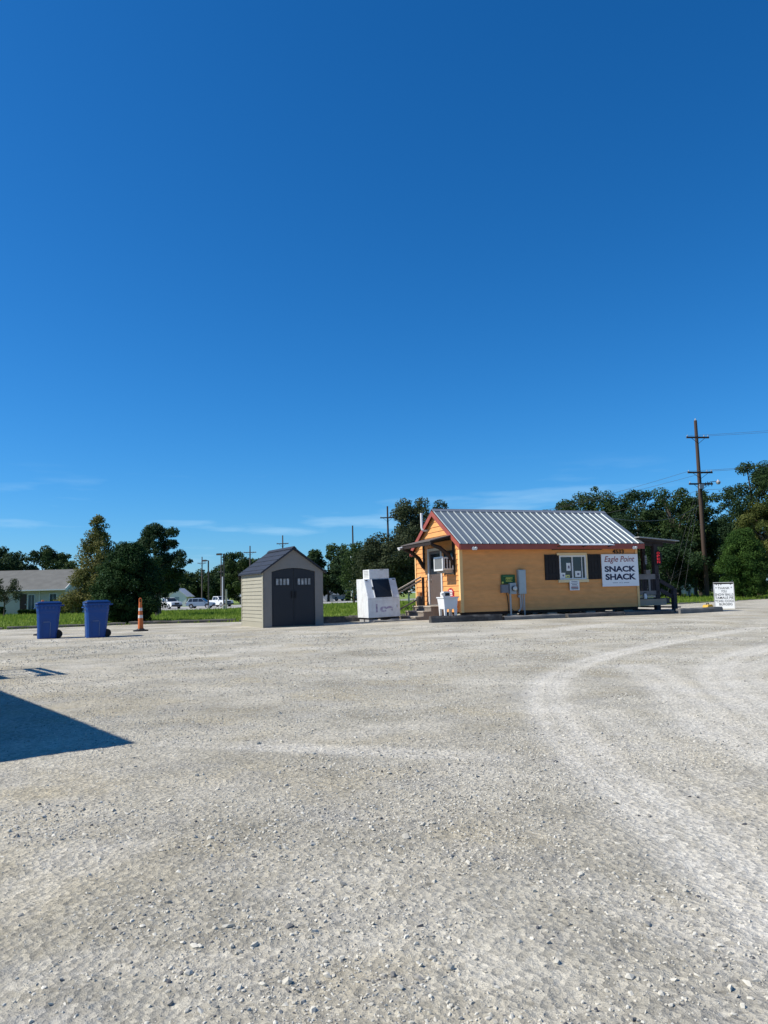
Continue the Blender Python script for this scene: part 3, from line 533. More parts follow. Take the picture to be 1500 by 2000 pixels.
for k,(x,z) in enumerate(((9.0,.45),(9.25,.28),(9.5,.14))): box('stair_tread',(x-.02,x+.26,.25,3.9,z-.05,z),GW2,po)
op=at_shack('open_sign','tall oval black sign with red OPEN letters on the porch post','sign')
RO=Matrix.Translation((8.43,.05,2.18))@Matrix.Rotation(math.radians(-42),4,'Z')
m=MB().prism([(.13*math.cos(a),.30*math.sin(a)) for a in np.linspace(0,2*math.pi,20,endpoint=False)],-.02,.02,'y'); m.v=[tuple(RO@Vector(v)) for v in m.v]; m.build('panel',BLK,op)
REDL=emat('red_led',(.75,.03,.04),.35)
for k,ch in enumerate('OPEN'): text(op,ch,-.055,.055,.135-k*.115,.225-k*.115,-.023,REDL,bold=.02,name='letter',xf=RO)
pb=at_shack('notice_board','narrow grey notice plate on the dark porch post','sign'); box('plate',(8.19,8.28,.56,.58,1.95,2.3),mat('plate_grey',(.35,.36,.37),.5),pb,.006); 
for z in (2.0,2.08,2.16): box('printed_line',(8.205,8.265,.556,.5599,z,z+.03),FADE,pb)
# items on the porch floor
pl_=at_shack('plastic_jar','small white jar standing on the porch behind the railing','jar'); MB().lathe([(.06,0),(.065,.12),(.04,.17),(.045,.2),(0,.2)],12,(7.74,.08,.76-.14)).build('jar_body',WHITE,pl_,True) ; MB().lathe([(.05,0),(.05,.03),(0,.032)],12,(7.74,.08,.821)).build('lid',BLK,pl_)
# ================================================================== SANDWICH BOARD
def sandwich():
    a=-.42; e=empty('sandwich_board',(14.15,33.4,0),a,'white sandwich board listing snow balls, tamale pie, chili dogs and burgers','sign')
    T=Matrix.Rotation(math.radians(-9),4,'X')
    def tr(mb): mb.v=[tuple(T@Vector(v)) for v in mb.v]; return mb
    tr(MB().box(.03,.79,-.01,.01,.06,1.17)).build('panel',mat('board_white',(.80,.81,.79),.4),e)
    f=MB()
    for d in ((0,.03,-.02,.02,0,1.2),(.79,.82,-.02,.02,0,1.2),(.03,.79,-.02,.02,1.17,1.2),(.03,.79,-.02,.02,.03,.06)): f.box(*d)
    tr(f).build('frame',mat('grey_frame',(.45,.45,.44),.5),e)
    T2=Matrix.Translation((0,.36,0))@Matrix.Rotation(math.radians(9),4,'X'); b=MB().box(0,.82,-.02,.015,0,1.18); b.v=[tuple(T2@Vector(v)) for v in b.v]; b.build('rear_panel',BLACKW,e)
    rows=[('* I *        *',.10,.72,1.04),('* THANK *',.08,.74,.895),('YOU',.30,.52,.755),('SNOW BALLS',.05,.78,.615),('TAMALE PIE',.05,.78,.475),('*CHILI DOGS',.05,.78,.335),('BURGERS',.20,.72,.195)]
    for s_,x0,x1,z in rows: text(e,s_,x0,x1,z,z+(.105 if s_[0]!='*' or 'C' in s_ or 'T' in s_ else .09),-.013,INK,bold=.008,xf=T)
sandwich()
yb=empty('yellow_weight',(13.72,33.05,0),.5,'yellow block weight lying at the foot of the sandwich board','weight')
MB().prism([(-.20,0),(.20,0),(.20,.14),(.12,.26),(-.14,.24),(-.20,.12)],-.14,.14,'y').build('block',mat('yellow_plastic',(.58,.34,.035),.6,var=.2,dirt=(.25,.17,.06),dscale=5,damt=.5),yb,bevel=.02); MB().tube([(-.08,0,.24),(-.08,0,.30),(.06,0,.31),(.06,0,.255)],.018,6).build('handle',BLK,yb)
# ================================================================== STORAGE SHED
SHT=math.radians(27); sd_=empty('storage_shed',(-4.17,26.26,0),SHT,'beige plastic storage shed with dark arched double doors','shed')
W_,D_,HE,HP=2.19,2.55,1.93,2.70
BEI=mat('resin_beige',(.35,.325,.245),.55,var=.05,vscale=2); GRY=mat('resin_taupe',(.235,.215,.19),.6,var=.05,bump=.15,bscale=80); DRS=mat('resin_charcoal',(.02,.023,.029),.5,var=.1,vscale=2); SHG=mat('roof_charcoal',(.022,.026,.036),.6,var=.15,bump=.4,bscale=14)
MB().box(.03,W_-.03,.05,D_-.03,0,HE).build('wall_core',BEI,sd_)
for k in range(13):
    z0=.20+k*(HE-.24)/13; z1=z0+(HE-.24)/13-.006
    MB().hexa([(-.012,.12,z0),(.03,.12,z0),(.03,D_-.06,z0),(-.012,D_-.06,z0)],[(.006,.12,z1),(.03,.12,z1),(.03,D_-.06,z1),(.006,D_-.06,z1)]).build('plank',BEI,sd_)
    MB().box(W_-.03,W_+.004,.12,D_-.06,z0,z1).build('plank',BEI,sd_)
box('base_panel',(-.014,.03,.12,D_-.06,.0,.19),BEI,sd_); box('corner_post',(-.02,.03,-.0,.118,0,HE),BEI,sd_); box('corner_post',(-.02,.03,D_-.058,D_,0,HE),BEI,sd_)
# front frame with arched door opening
AX0,AX1=.30,1.89; zs,zt=1.90,2.02
arch=[(AX1,zs)]+[(AX1+(AX0-AX1)*t,zs+(zt-zs)*math.sin(math.pi*t)) for t in np.linspace(.06,.94,11)]+[(AX0,zs)]
nA=len(arch)
pl=[(0,0),(AX0,0)]+arch[::-1]+[(AX1,0),(W_,0),(W_,HE),(W_/2,HP-.04),(0,HE)]
m=MB(); nL=len(pl)
import mathutils.geometry as mg
tess=mg.tessellate_polygon([[Vector((x,z,0)) for x,z in pl]])
m.add([(x,0,z) for x,z in pl],tess); m.add([(x,.06,z) for x,z in pl],tess); m.add([(x,y,z) for y in (0,.06) for x,z in pl],[(i,(i+1)%nL,(i+1)%nL+nL,i+nL) for i in range(nL)])
m.build('front_wall',GRY,sd_)
MB().prism([(.03,HE-.01),(W_-.03,HE-.01),(W_/2,HP-.06)],D_-.06,D_-.03,'y').build('rear_gable',GRY,sd_)
mid=(AX0+AX1)/2
for side in (0,1):
    xs=[AX0+.012,mid-.006] if side==0 else [mid+.006,AX1-.012]
    n=8; top=[]
    for i in range(n+1):
        x=xs[0]+(xs[1]-xs[0])*i/n; t=(x-AX0)/(AX1-AX0); top.append((x,zs+(zt-zs)*math.sin(math.pi*t)-.015))
    d=MB().prism([(xs[0],.03),(xs[1],.03)]+top[::-1],.025,.055,'y').build('door',DRS,sd_)
    cx=(xs[0]+xs[1])/2; wf=MB()
    for q in ((cx-.29,cx+.29,.008,.0248,1.40,1.435),(cx-.29,cx+.29,.008,.0248,1.655,1.69),(cx-.29,cx-.255,.008,.0248,1.435,1.655),(cx+.255,cx+.29,.008,.0248,1.435,1.655)): wf.box(*q)
    for k in range(1,4): x=cx-.255+k*.1275; wf.box(x-.018,x+.018,.008,.0248,1.435,1.655)
    w=wf.build('window_frame',DRS,d)
    for k in range(4): x=cx-.255+k*.1275; box('pane',(x+.02,x+.1075,.018,.0235,1.437,1.653),mat('cloudy_pane',(.30,.31,.31),.25,var=.5,vscale=9),d)
    for q in ((xs[0]+.05,xs[1]-.05,.016,.0249,.16,1.28),): box('door_panel',q,DRS,d)
    hx=mid-.09 if side==0 else mid+.05
    MB().box(hx,hx+.045,-.02,.0155,.98,1.22).build('handle',BLK,d)
# roof panels
rs_=(HP-HE)/(W_/2); OHS=.10
for side in (-1,1):
    for k in range(2):
        y0=-.10+k*(D_+.2)/2; y1=y0+(D_+.2)/2-.01; xa=W_/2; xb=W_/2+side*(W_/2+OHS); zb=HP-rs_*(W_/2+OHS)
        lo=[(xa,y0,HP-.03),(xb,y0,zb-.03),(xb,y1,zb-.03),(xa,y1,HP-.03)]; hi=[(xa,y0,HP+.04),(xb,y0,zb+.03),(xb,y1,zb+.03),(xa,y1,HP+.04)]
        if side<0: lo=lo[::-1]; hi=hi[::-1]
        MB().hexa(lo,hi).build('roof_panel',SHG,sd_)
        for q in range(5):
            f=(q+.5)/5; xm=xa+(xb-xa)*f; zm=HP+.04+(zb+.03-HP-.04)*f; MB().beam((xm,y0+.02,zm),(xm,y1-.02,zm),.035,.018).build('roof_rib',SHG,sd_)
MB().prism([(W_/2-.10,HP-.01),(W_/2,HP+.06),(W_/2+.10,HP-.01),(W_/2,HP+.08)],-.11,D_+.11,'y').build('ridge_cap',SHG,sd_)
# ================================================================== ICE MERCHANDISER
ic=empty('ice_freezer',(-.64,27.9,.02),math.radians(25),'weathered white slant-front ice freezer with dark glass door','ice freezer'); ic.rotation_euler=(0,math.radians(-1.4),math.radians(25))
IW,ID=1.28,1.0; ICE=mat('freezer_white',(.76,.78,.77),.4,var=.05,vscale=3,dirt=(.46,.42,.40),dscale=3.5,damt=.5)
side=[(0,.17),(0,.86),(.30,1.58),(ID,1.58),(ID,.17)]
MB().prism([(u,v) for u,v in side],0,IW,'x').build('cabinet',ICE,ic,bevel=.012)
R=Matrix.Rotation(math.atan2(.30,.72),4,'X')   # slant plane basis
def sl(x,t,o): # x across, t along slant 0..1, o outward
    n=Vector((0,-.72,.30)).normalized(); return Vector((x,.30*t,.86+.72*t))+n*o
def slab(x0,x1,t0,t1,o0,o1): 
    m=MB(); lo=[sl(x0,t0,o0),sl(x1,t0,o0),sl(x1,t1,o0),sl(x0,t1,o0)]; hi=[sl(x0,t0,o1),sl(x1,t0,o1),sl(x1,t1,o1),sl(x0,t1,o1)]; return m.hexa(lo,hi)
slab(.02,IW-.02,.02,.97,.002,.012).build('front_panel',ICE,ic); dr=slab(.30,.98,.04,.95,.0125,.03).build('glass_door',mat('freezer_glass',(.025,.03,.035),.25,spec=.4,var=.3,vscale=1.5),ic)
for q in ((.28,.30,.02,.97),(.98,1.0,.02,.97)): slab(*q,.0125,.04).build('door_edge',WHITE,dr)
slab(.25,.285,.45,.56,.0125,.06).build('door_handle',BLK,ic); 
for x in (.04,1.14): slab(x,x+.09,.90,.94,.0125,.02).build('hinge',BLK,ic)
box('base_rail',(.03,IW-.03,.04,ID-.04,.11,.169),BLK,ic)
for k,(x,y) in enumerate(((.02,.02),(.02,.5),(.9,.05),(.9,.6))): box('block',(x,x+.35,y,y+.38,-.03,.109),CONC,ic)
box('lower_seam',(.01,IW-.01,-.006,-.0005,.845,.853),PVC,ic); box('lock',(1.14,1.17,-.015,-.0005,.50,.60),PVC,ic)
FADEP=mat('faded_purple',(.33,.28,.40),.7,var=.3,dirt=(.70,.71,.72),dscale=9,damt=1.)
text(ic,'I',.30,.37,.36,.66,-.004,FADEP,bold=.03); text(ic,'ce',.46,.98,.36,.56,-.004,FADEP,bold=.05)
cb=box('compressor_housing',(.22,1.02,.28,.86,1.582,1.92),ICE,ic,.01); g=MB()
for k in range(5): g.box(.213,.2195,.36,.76,1.63+k*.055,1.66+k*.055)
g.build('louvre',PVC,cb); box('top_slot',(.66,.80,.27,.2795,1.885,1.905),BLACKW,cb)
# timbers by the freezer
timber('landscape_log','short dark log lying on gravel between shed and ice freezer','log',(-2.35,29.1,0),(-1.6,29.3,0),.26,.24,KERB,.0); timber('landscape_log','longer dark log lying left of the ice freezer blocks','log',(-1.62,29.6,0),(-.55,29.8,0),.24,.22,KERB,.0)
timber('landscape_timber','grey curved timber lying in front of the ice freezer','timber',(-.45,27.55,0),(1.1,28.0,0),.18,.10,KERB2,.02)
ps=empty('pipe_stand',(1.25,31.4,0),.2,'thin dark metal pipe stand with rungs behind the door steps','stand'); MB().tube([(0,0,-.0),(0,0,1.1)],.03,8).build('post',BLK,ps)
for z in (.35,.55,.75): MB().tube([(-.15,0,z),(0,0,z)],.012,6).build('rung',BLK,ps)
MB().box(-.32,.16,-.15,.15,1.1,1.14).build('top_board',PALEW,ps)
# ================================================================== RECYCLING BINS
BLU=mat('bin_blue',(.001,.056,.25),.42,var=.10,vscale=4,spec=.4,dirt=(.02,.05,.13),dscale=4,damt=.5); BLUL=mat('bin_lid',(.002,.026,.115),.45,var=.1)
def make_bin(loc,rz,label):
    e=empty('recycling_bin',loc,rz,label,'bin','blue recycling bins')
    def ring(w,d,z,xo=0): 
        c=.06; return [(-w/2+c+xo,-d/2,z),(w/2-c+xo,-d/2,z),(w/2+xo,-d/2+c,z),(w/2+xo,d/2-c,z),(w/2-c+xo,d/2,z),(-w/2+c+xo,d/2,z),(-w/2+xo,d/2-c,z),(-w/2+xo,-d/2+c,z)]
    m=MB(); lv=[ring(.53,.56,.0,-.02),ring(.56,.58,.3,-.01),ring(.61,.62,.72),ring(.64,.64,.80),ring(.64,.64,.97)]
    for r_ in lv: m.v+=r_
    for i in range(len(lv)-1):
        for k in range(8): a=i*8+k; b=i*8+(k+1)%8; m.f.append((a,b,b+8,a+8))
    m.f.append(tuple(range(7,-1,-1))); m.f.append(tuple(32+k for k in range(8))); body=m.build('body',BLU,e,bevel=.008)
    rm=MB(); a=ring(.70,.69,.93); b=ring(.70,.69,.985); rm.v+=a+b; rm.f+= [tuple(range(7,-1,-1)),tuple(range(8,16))]+[(k,(k+1)%8,(k+1)%8+8,k+8) for k in range(8)]; rm.build('rim',BLU,e)
    l=MB(); a=ring(.72,.71,.988); b=ring(.71,.70,1.03); c=ring(.50,.52,1.075,.02); l.v+=a+b+c; l.f+=[tuple(range(7,-1,-1)),tuple(range(16,24))]+[(i*8+k,i*8+(k+1)%8,i*8+(k+1)%8+8,i*8+k+8) for i in range(2) for k in range(8)]; l.build('lid',BLUL,e,bevel=.008)
    for k in range(4): x=-.18+k*.105; MB().prism([(-.35,.93),(-.318,.93),(-.318,.84)],x-.022,x+.022,'x').build('gusset',BLU,body)
    # embossed panel outline on the face
    zz=lambda z: -.28-(.03*(z/.72))-.004
    MB().beam((-.13,zz(.48),.48),(.04,zz(.48),.48),.012,.014).build('emboss_line',mat('bin_scuff',(.16,.22,.34),.6),body); MB().beam((.06,zz(.48),.47),(.05,zz(.05),.05),.010,.012).build('emboss_line',MATS['bin_scuff'],body); MB().beam((-.16,zz(.48),.47),(-.15,zz(.05),.05),.010,.012).build('emboss_line',BLU,body)
    for s_ in (-1,1):
        w=MB().tube([(.27,s_*.175,.12),(.27,s_*.245,.12)],.12,18).build('wheel',BLK,e); MB().tube([(.27,s_*.2455,.12),(.27,s_*.25,.12)],.05,12).build('hub',BLK,w)
    MB().tube([(.27,-.17,.12),(.27,.17,.12)],.015,8).build('axle',STEEL,e)
    MB().tube([(.33,-.25,.93),(.41,-.25,.95),(.41,.25,.95),(.33,.25,.93)],.02,8).build('handle',BLU,e); MB().tube([(-.345,-.22,.9),(-.375,-.22,.87),(-.375,.22,.87),(-.345,.22,.9)],.016,6).build('lift_bar',BLU,e)
make_bin((-9.93,22.72,0),math.radians(25),'blue wheeled recycling bin with an orange channelizer behind it'); make_bin((-8.50,22.68,0),math.radians(27),'blue wheeled recycling bin standing beside the dark evergreen shrub')
ORC=mat('cone_orange',(.60,.15,.035),.5,var=.12,vscale=5,dirt=(.4,.12,.04),dscale=6,damt=.4); REFL=mat('reflective_white',(.70,.68,.64),.4,var=.15,dirt=(.5,.35,.25),dscale=8,damt=.5)
def make_cone(loc,rz,label,tilt=0):
    e=empty('traffic_channelizer',loc,rz,label,'traffic cone','orange traffic channelizers'); e.rotation_euler=(0,tilt,rz)
    pr_=lambda z: .098-.05*(z/.98)
    MB().lathe([(.26,.0),(.26,.04),(.14,.06),(.12,.09)],8).build('rubber_base',BLK,e); MB().lathe([(pr_(z),z) for z in np.linspace(.06,.98,8)],16).build('body',ORC,e,True)
    for z in (.44,.68): MB().lathe([(pr_(z)+.003,z),(pr_(z+.10)+.003,z+.10)],16).build('reflective_band',REFL,e,True)
    m=MB(); m.tube([(-.035,0,.96),(-.035,0,1.07),(-.02,0,1.10),(.02,0,1.10),(.035,0,1.07),(.035,0,.96)],.017,8); m.build('handle_loop',ORC,e,True)
make_cone((-8.25,26.0,0),.3,'orange and white channelizer standing alone beside the evergreen shrub',-.02); make_cone((-11.05,24.85,0),1.,'orange and white channelizer mostly hidden behind a blue bin')
# far kerb: low concrete edging between gravel and grass
KC=mat('kerb_concrete',(.13,.12,.105),.9,var=.35,vscale=1.5,bump=.6,bscale=12,dirt=(.07,.065,.05),dscale=1.2,damt=.9)
kx=[-42,-34,-27,-21,-15.2,-11,-6.4,-1.7,3.2,8,12,16,20.5,25,31,38,46]
for i in range(len(kx)-1):
    a,b=kx[i],kx[i+1]; o=timber('kerb',None,None,(a+.08,edge(a)-.12,0),(b-.08,edge(b)-.12,0),.24,random.uniform(.07,.15),KC,.0); tag(o,'weathered concrete kerb along the far edge of the gravel lot','kerb',kind='structure')
# ================================================================== TREES
BARK=mat('bark',(.085,.07,.055),.9,var=.3,vscale=4,bump=.7,bscale=12,stretch=(1,1,.3))
G_OAK=leafmat('oak_leaf',(.022,.044,.014),(.062,.098,.03),.3); G_BLUE=leafmat('blue_green_leaf',(.018,.04,.017),(.05,.085,.036),.28); G_DARK=leafmat('dark_evergreen_leaf',(.010,.030,.010),(.035,.075,.02),.2)
G_BRIGHT=leafmat('bright_evergreen_leaf',(.022,.058,.012),(.07,.13,.025),.3); G_GOLD=leafmat('cypress_leaf',(.065,.09,.026),(.20,.185,.065),.35); G_YEL=leafmat('yellow_leaf',(.06,.09,.025),(.17,.17,.045),.35); G_MYR=leafmat('grey_green_leaf',(.025,.04,.018),(.085,.10,.05),.3)
def tree(name,label,x,y,h,rad,kind,lm,n,leaf,seed,group=None,asp=.6,cat='tree',lo=.25,K=None,gap=1.,trunk_r=None,base=None):
    R_=np.random.default_rng(seed); e=empty(name,(x,y,base if base is not None else tz(x,y)-.03),0,label,cat,group)
    K=K or {'oak':60,'cone':90,'ovoid':110,'pine':42,'sparse':40}[kind]
    u=R_.random(K); th=R_.uniform(0,6.283,K); q=R_.random(K)
    if kind in('oak','sparse'):
        d=R_.normal(size=(K,3)); d/=np.linalg.norm(d,axis=1)[:,None]; rr=(.45+.55*u**.6)[:,None]; lob=1+.22*np.sin(3*th+seed)[:,None]*R_.random((K,1))
        C_=d*rr*lob*np.array([rad,rad,h*(1-lo)/2]); C_[:,2]+=h*(1+lo)/2; rc=rad*R_.uniform(.20,.36,K)*gap
        C_[:,2]=np.minimum(C_[:,2],h-rc*.6); C_[:,2]=np.maximum(C_[:,2],lo*h)
    elif kind=='cone':
        t=lo+(1-lo)*u**1.35; pr=rad*(1.02-t)**.75*(.75+.5*R_.random(K)); s=q**.4; C_=np.stack([np.cos(th)*pr*s,np.sin(th)*pr*s,t*h*.97],-1); rc=rad*(.14+.20*(1-t))*gap
    elif kind=='ovoid':
        t=np.maximum(lo,u**.9); pr=rad*np.sin(np.pi*np.clip(t,0,1)**.62*.93+.12)**.8*(.8+.3*R_.random(K)); s=q**.35; C_=np.stack([np.cos(th)*pr*s,np.sin(th)*pr*s,.05*h+t*h*.88],-1); rc=rad*R_.uniform(.18,.30,K)*gap
    else:
        t=lo+(1-lo)*u; pr=rad*(.35+.75*np.sin(np.pi*np.clip((t-lo)/(1-lo),0,1)**.8))*(.7+.5*R_.random(K)); s=.45+.55*q; C_=np.stack([np.cos(th)*pr*s,np.sin(th)*pr*s,t*h*.95],-1); rc=rad*R_.uniform(.16,.30,K)*gap
    j=R_.random(K)<.2; C_[j,:2]*=1.05; rc=np.where(j,rc*.62,rc)
    # leaves
    n=int(n*1.3); w=rc**2; k=R_.choice(K,n,p=w/w.sum()); d=R_.normal(size=(n,3)); d/=np.linalg.norm(d,axis=1)[:,None]
    leaf=leaf*.92; P=C_[k]+d*(rc[k]*(.3+.8*R_.random(n)**.6))[:,None]*np.array([1,1,.8])
    nn_=d*.7+R_.normal(size=(n,3))*.55; nn_[:,2]+=.25; nn_/=np.linalg.norm(nn_,axis=1)[:,None]
    a=np.cross(nn_,R_.normal(size=(n,3))); a/=np.linalg.norm(a,axis=1)[:,None]; 
    if asp<.5: a=a*.6+d*.6+np.array([0,0,.45]); a-=nn_*(a*nn_).sum(1)[:,None]; a/=np.linalg.norm(a,axis=1)[:,None]+1e-6
    b=np.cross(nn_,a); s=(leaf*R_.uniform(.55,1.3,n))[:,None]
    P[:,2]=np.maximum(P[:,2],.06)
    V=np.stack([P-a*s,P+b*s*asp,P+a*s,P-b*s*asp],1).reshape(-1,3); F=np.arange(4*n).reshape(-1,4)
    ct=R_.random(K); tn=np.repeat(np.clip(ct[k]*.65+R_.random(n)*.35,0,1),4)
    link('crown',np_mesh('crown',V,F,lm,tn),e)
    m=MB(); tr_=trunk_r or h*.022; zt=h*(.93 if kind in('cone','ovoid') else .72); bend=R_.normal(0,.02*h,2)
    spine=[(bend[0]*f*f,bend[1]*f*f,zt*f) for f in np.linspace(0,1,6)]; m.tube(spine,[tr_*(1.25-.2*i if i==0 else 1.0-.16*i) for i in range(6)],7)
    for i in R_.choice(K,min(K,14),replace=False):
        c=C_[i]; f=np.clip(c[2]/zt*.62,.15,.9); s0=Vector((bend[0]*f*f,bend[1]*f*f,zt*f)); c=Vector(c); md=(s0+c)/2+Vector((0,0,.04*h)); m.tube([s0,md,c],[tr_*.45,tr_*.3,tr_*.1],5)
    m.build('trunk',BARK,e); return e
# near-left group
tree('bald_cypress','tall golden brown conical cypress beside the grey roofed house',-26.2,70,9.2,2.75,'cone',G_GOLD,22000,.125,1,lo=.10,K=190,asp=.45)
tree('evergreen_shrub','large dark evergreen shrub growing at the kerb beside the channelizer',-11.35,34.2,3.6,1.5,'ovoid',G_DARK,52000,.075,2,asp=.32,K=220,lo=.03)
tree('pine_tree','dark clumpy pine rising behind the evergreen shrub',-14.2,48,5.95,1.65,'pine',G_BLUE,20000,.085,3,lo=.3,K=60,asp=.45)
tree('pine_tree','low dark pine foliage between the pine and the white pickup',-15.2,52,3.6,1.45,'pine',G_BLUE,10000,.09,4,lo=.45,K=40,asp=.45)
# far tree line on the left
for i,(px,yy,h,r,lb) in enumerate(((-34,132,11.2,4.2,'dark tree at the far left edge behind the house roof'),(2,135,11.8,4.0,'dark tree behind the house roof, leftmost with a full crown'),(42,136,11.4,4.0,'dark tree behind the middle of the house roof'),(84,134,11.9,3.8,'tallest dark tree behind the right part of the house roof'),(112,128,10.2,3.4,'greener tree behind the right gable of the house'))):
    tree('background_tree',lb,(px-750)/1500*yy,yy,h,r,'oak',G_BLUE if i<4 else G_OAK,6500,.23,20+i,'trees behind the house',lo=.12,K=50,gap=.85)
for i,(px,yy,h,r,lb) in enumerate(((346,185,8.2,5.2,'low round tree in the far line right of the pine'),(384,190,8.0,5.0,'low round tree in the far line above the white pickup'),(418,186,8.8,4.6,'far tree behind the two lamp posts'),(444,178,10.2,4.2,'far tree just right of the taller lamp post'),(468,170,11.6,4.2,'tall round far tree left of the shed roof'),(498,176,10.2,4.4,'far tree partly hidden by the shed left wall'),(540,172,9.0,4.5,'far tree hidden behind the shed roof'),(602,150,9.4,3.8,'far tree just right of the shed roof'),(638,152,11.2,4.4,'tall far tree between the shed and the wooden pole'),(676,150,10.4,3.6,'far tree directly behind the wooden pole and white pickup'))):
    tree('background_tree',lb,(px-750)/1500*yy,yy,h,r,'oak',(G_OAK,G_BLUE)[i%2],6500,.27,40+i,'trees in the far line',lo=.06,K=50,gap=.88)
tree('background_tree','dark tree above the ice freezer compressor',-3.6,112,8.9,3.6,'oak',G_OAK,5000,.17,60,'trees in the far line',lo=.06); tree('background_tree','dark tree behind the ice freezer and myrtle trunks',-.9,108,8.6,3.4,'oak',G_MYR,5000,.17,61,'trees in the far line',lo=.06)
# myrtles behind the shack
tree('crape_myrtle','grey green crape myrtle with many stems behind the ice freezer',.55,49,4.9,2.3,'oak',G_MYR,20000,.08,62,lo=.16,K=85,gap=.85)
tree('crape_myrtle','taller crape myrtle rising above the left end of the metal roof',2.55,50,7.2,2.2,'oak',G_MYR,20000,.085,63,lo=.12,K=80,gap=.85)
mm=MB(); 
# oaks on the right
OK_=((1022,92,10.9,2.6,'oak top just showing above the middle of the metal roof',5000,.14),(1100,84,10.6,3.2,'broad oak above the right half of the metal roof',8000,.12),(1150,82,12.2,4.0,'tallest oak above the right half of the metal roof',11000,.12),(1206,80,10.6,3.0,'oak above the right end of the metal roof',8000,.12),(1252,72,10.2,2.9,'oak left of the big utility pole above the porch roof',9000,.105),(1318,70,10.0,3.0,'oak directly behind the guy wires of the utility pole',9000,.105),(1362,74,10.3,2.8,'oak directly behind the utility pole crossarms',8000,.11),(1300,66,5.6,3.0,'low dark tree behind the porch railing',7000,.10),(1352,69,6.2,2.8,'low dark tree behind the foot of the utility pole',6500,.10),(1405,78,7.6,3.0,'dark tree between the utility pole and bright evergreen',6500,.11),(1478,64,11.2,3.1,'tall dark oak at the right edge of the view',12000,.095),(1545,62,12,3.4,'tall dark oak cut by the right edge of the view',8000,.095),(1230,95,8.5,4.5,'shaded oak behind the right gable of the shack',5000,.14))
for i,(px,yy,h,r,lb,n,lf) in enumerate(OK_): tree('oak_tree',lb,(px-750)/1500*yy,yy,h,r,'oak',(G_OAK,G_BLUE,G_OAK)[i%3],int(n*1.6),lf*1.1,70+i,'oaks behind the shack',lo=.10,gap=.84,K=75 if n>7000 else 55)
tree('bright_evergreen','bright green bushy evergreen behind the sandwich board',24.6,53,4.9,1.75,'ovoid',G_BRIGHT,36000,.095,90,asp=.32,K=200,lo=.03)
tree('autumn_tree','yellow green tree at the right edge above the bright evergreen',30.2,60.5,7.6,1.9,'oak',G_YEL,11000,.09,91,lo=.3,K=60)
tree('young_tree','small sparse tree in front of the house at the left edge',-41.5,84,4.2,1.9,'sparse',G_MYR,2600,.09,92,lo=.3,gap=.8)
tree('shrub','small bright shrub beside the white utility pedestals',32.0,78,3.0,1.1,'oak',G_BRIGHT,2500,.10,93,lo=.1,cat='shrub')
def hedge(x0,x1,y,h,label,seed):
    R_=np.random.default_rng(seed); e=empty('hedge',((x0+x1)/2,y,tz((x0+x1)/2,y)-.03),0,label,'hedge'); n=3500; L_=x1-x0
    P=np.stack([R_.uniform(-L_/2,L_/2,n),R_.uniform(-.6,.6,n),h*R_.random(n)**.5],-1); nn_=R_.normal(size=(n,3)); nn_/=np.linalg.norm(nn_,axis=1)[:,None]; a=np.cross(nn_,R_.normal(size=(n,3))); a/=np.linalg.norm(a,axis=1)[:,None]; b=np.cross(nn_,a); s=R_.uniform(.06,.16,n)[:,None]
    link('foliage',np_mesh('foliage',np.stack([P-a*s,P+b*s*.7,P+a*s,P-b*s*.7],1).reshape(-1,3),np.arange(4*n).reshape(-1,4),G_DARK,np.repeat(R_.random(n),4)),e); MB().box(-L_/2+.1,L_/2-.1,-.4,.4,0,h*.75).build('stems',BARK,e)
hedge(-46,-42.6,86,1.1,'low dark hedge in front of the house at the left edge',1); hedge(-36.8,-33.5,85,1.7,'dark hedge at the right end of the house',2); hedge(-41.2,-38.6,87,.7,'low dark hedge below the house window',3)
# ================================================================== HOUSE ON THE LEFT
hz=tz(-42,92)+.3; ho=empty('house',(-37.4,90,hz),0,'low pale house with wide grey shingle roof at the far left','house')
HW=mat('house_wall',(.50,.48,.42),.8,var=.06); HR=mat('house_roof',(.14,.138,.125),.9,var=.15,vscale=1.2,bump=.4,bscale=8); HT=mat('house_trim',(.74,.73,.70),.6)
MB().prism([(0,-.5),(9,-.5),(9,2.85),(4.5,4.9),(0,2.85)],-19,0,'x').build('wall',HW,ho)
for s_ in (0,1):
    ye=-.7 if s_==0 else 9.7; MB().hexa([(-19.5,ye,2.62),(.30,ye,2.62),(.30,4.5,5.05),(-19.5,4.5,5.05)] if s_==0 else [(-19.5,4.5,5.05),(.30,4.5,5.05),(.30,ye,2.62),(-19.5,ye,2.62)],[(-19.5,ye,2.74),(.30,ye,2.74),(.30,4.5,5.20),(-19.5,4.5,5.20)] if s_==0 else [(-19.5,4.5,5.20),(.30,4.5,5.20),(.30,ye,2.74),(-19.5,ye,2.74)]).build('roof',HR,ho)
for ye in (-.7,9.7): MB().beam((.33,ye,2.66),(.33,4.5,5.13),.06,.34).build('barge_board',HT,ho)
box('gutter',(-19.5,.3,-.80,-.7005,2.60,2.74),HT,ho); box('downpipe',(-3.05,-2.95,-.08,-.005,0,2.6),HT,ho)
WD=mat('house_window',(.06,.085,.10),.15)
for x0,x1,z0,z1 in ((-1.85,-.95,1.15,2.25),(-4.35,-3.5,.35,2.2),(-9.2,-8.2,1.1,2.2),(-12.4,-11.4,1.1,2.2)):
    w=box('window',(x0,x1,-.05,-.002,z0,z1),HT,ho); box('pane',(x0+.07,(x0+x1)/2-.02,-.06,-.0505,z0+.07,z1-.07),WD,w); box('pane',((x0+x1)/2+.02,x1-.07,-.06,-.0505,z0+.07,z1-.07),WD,w)
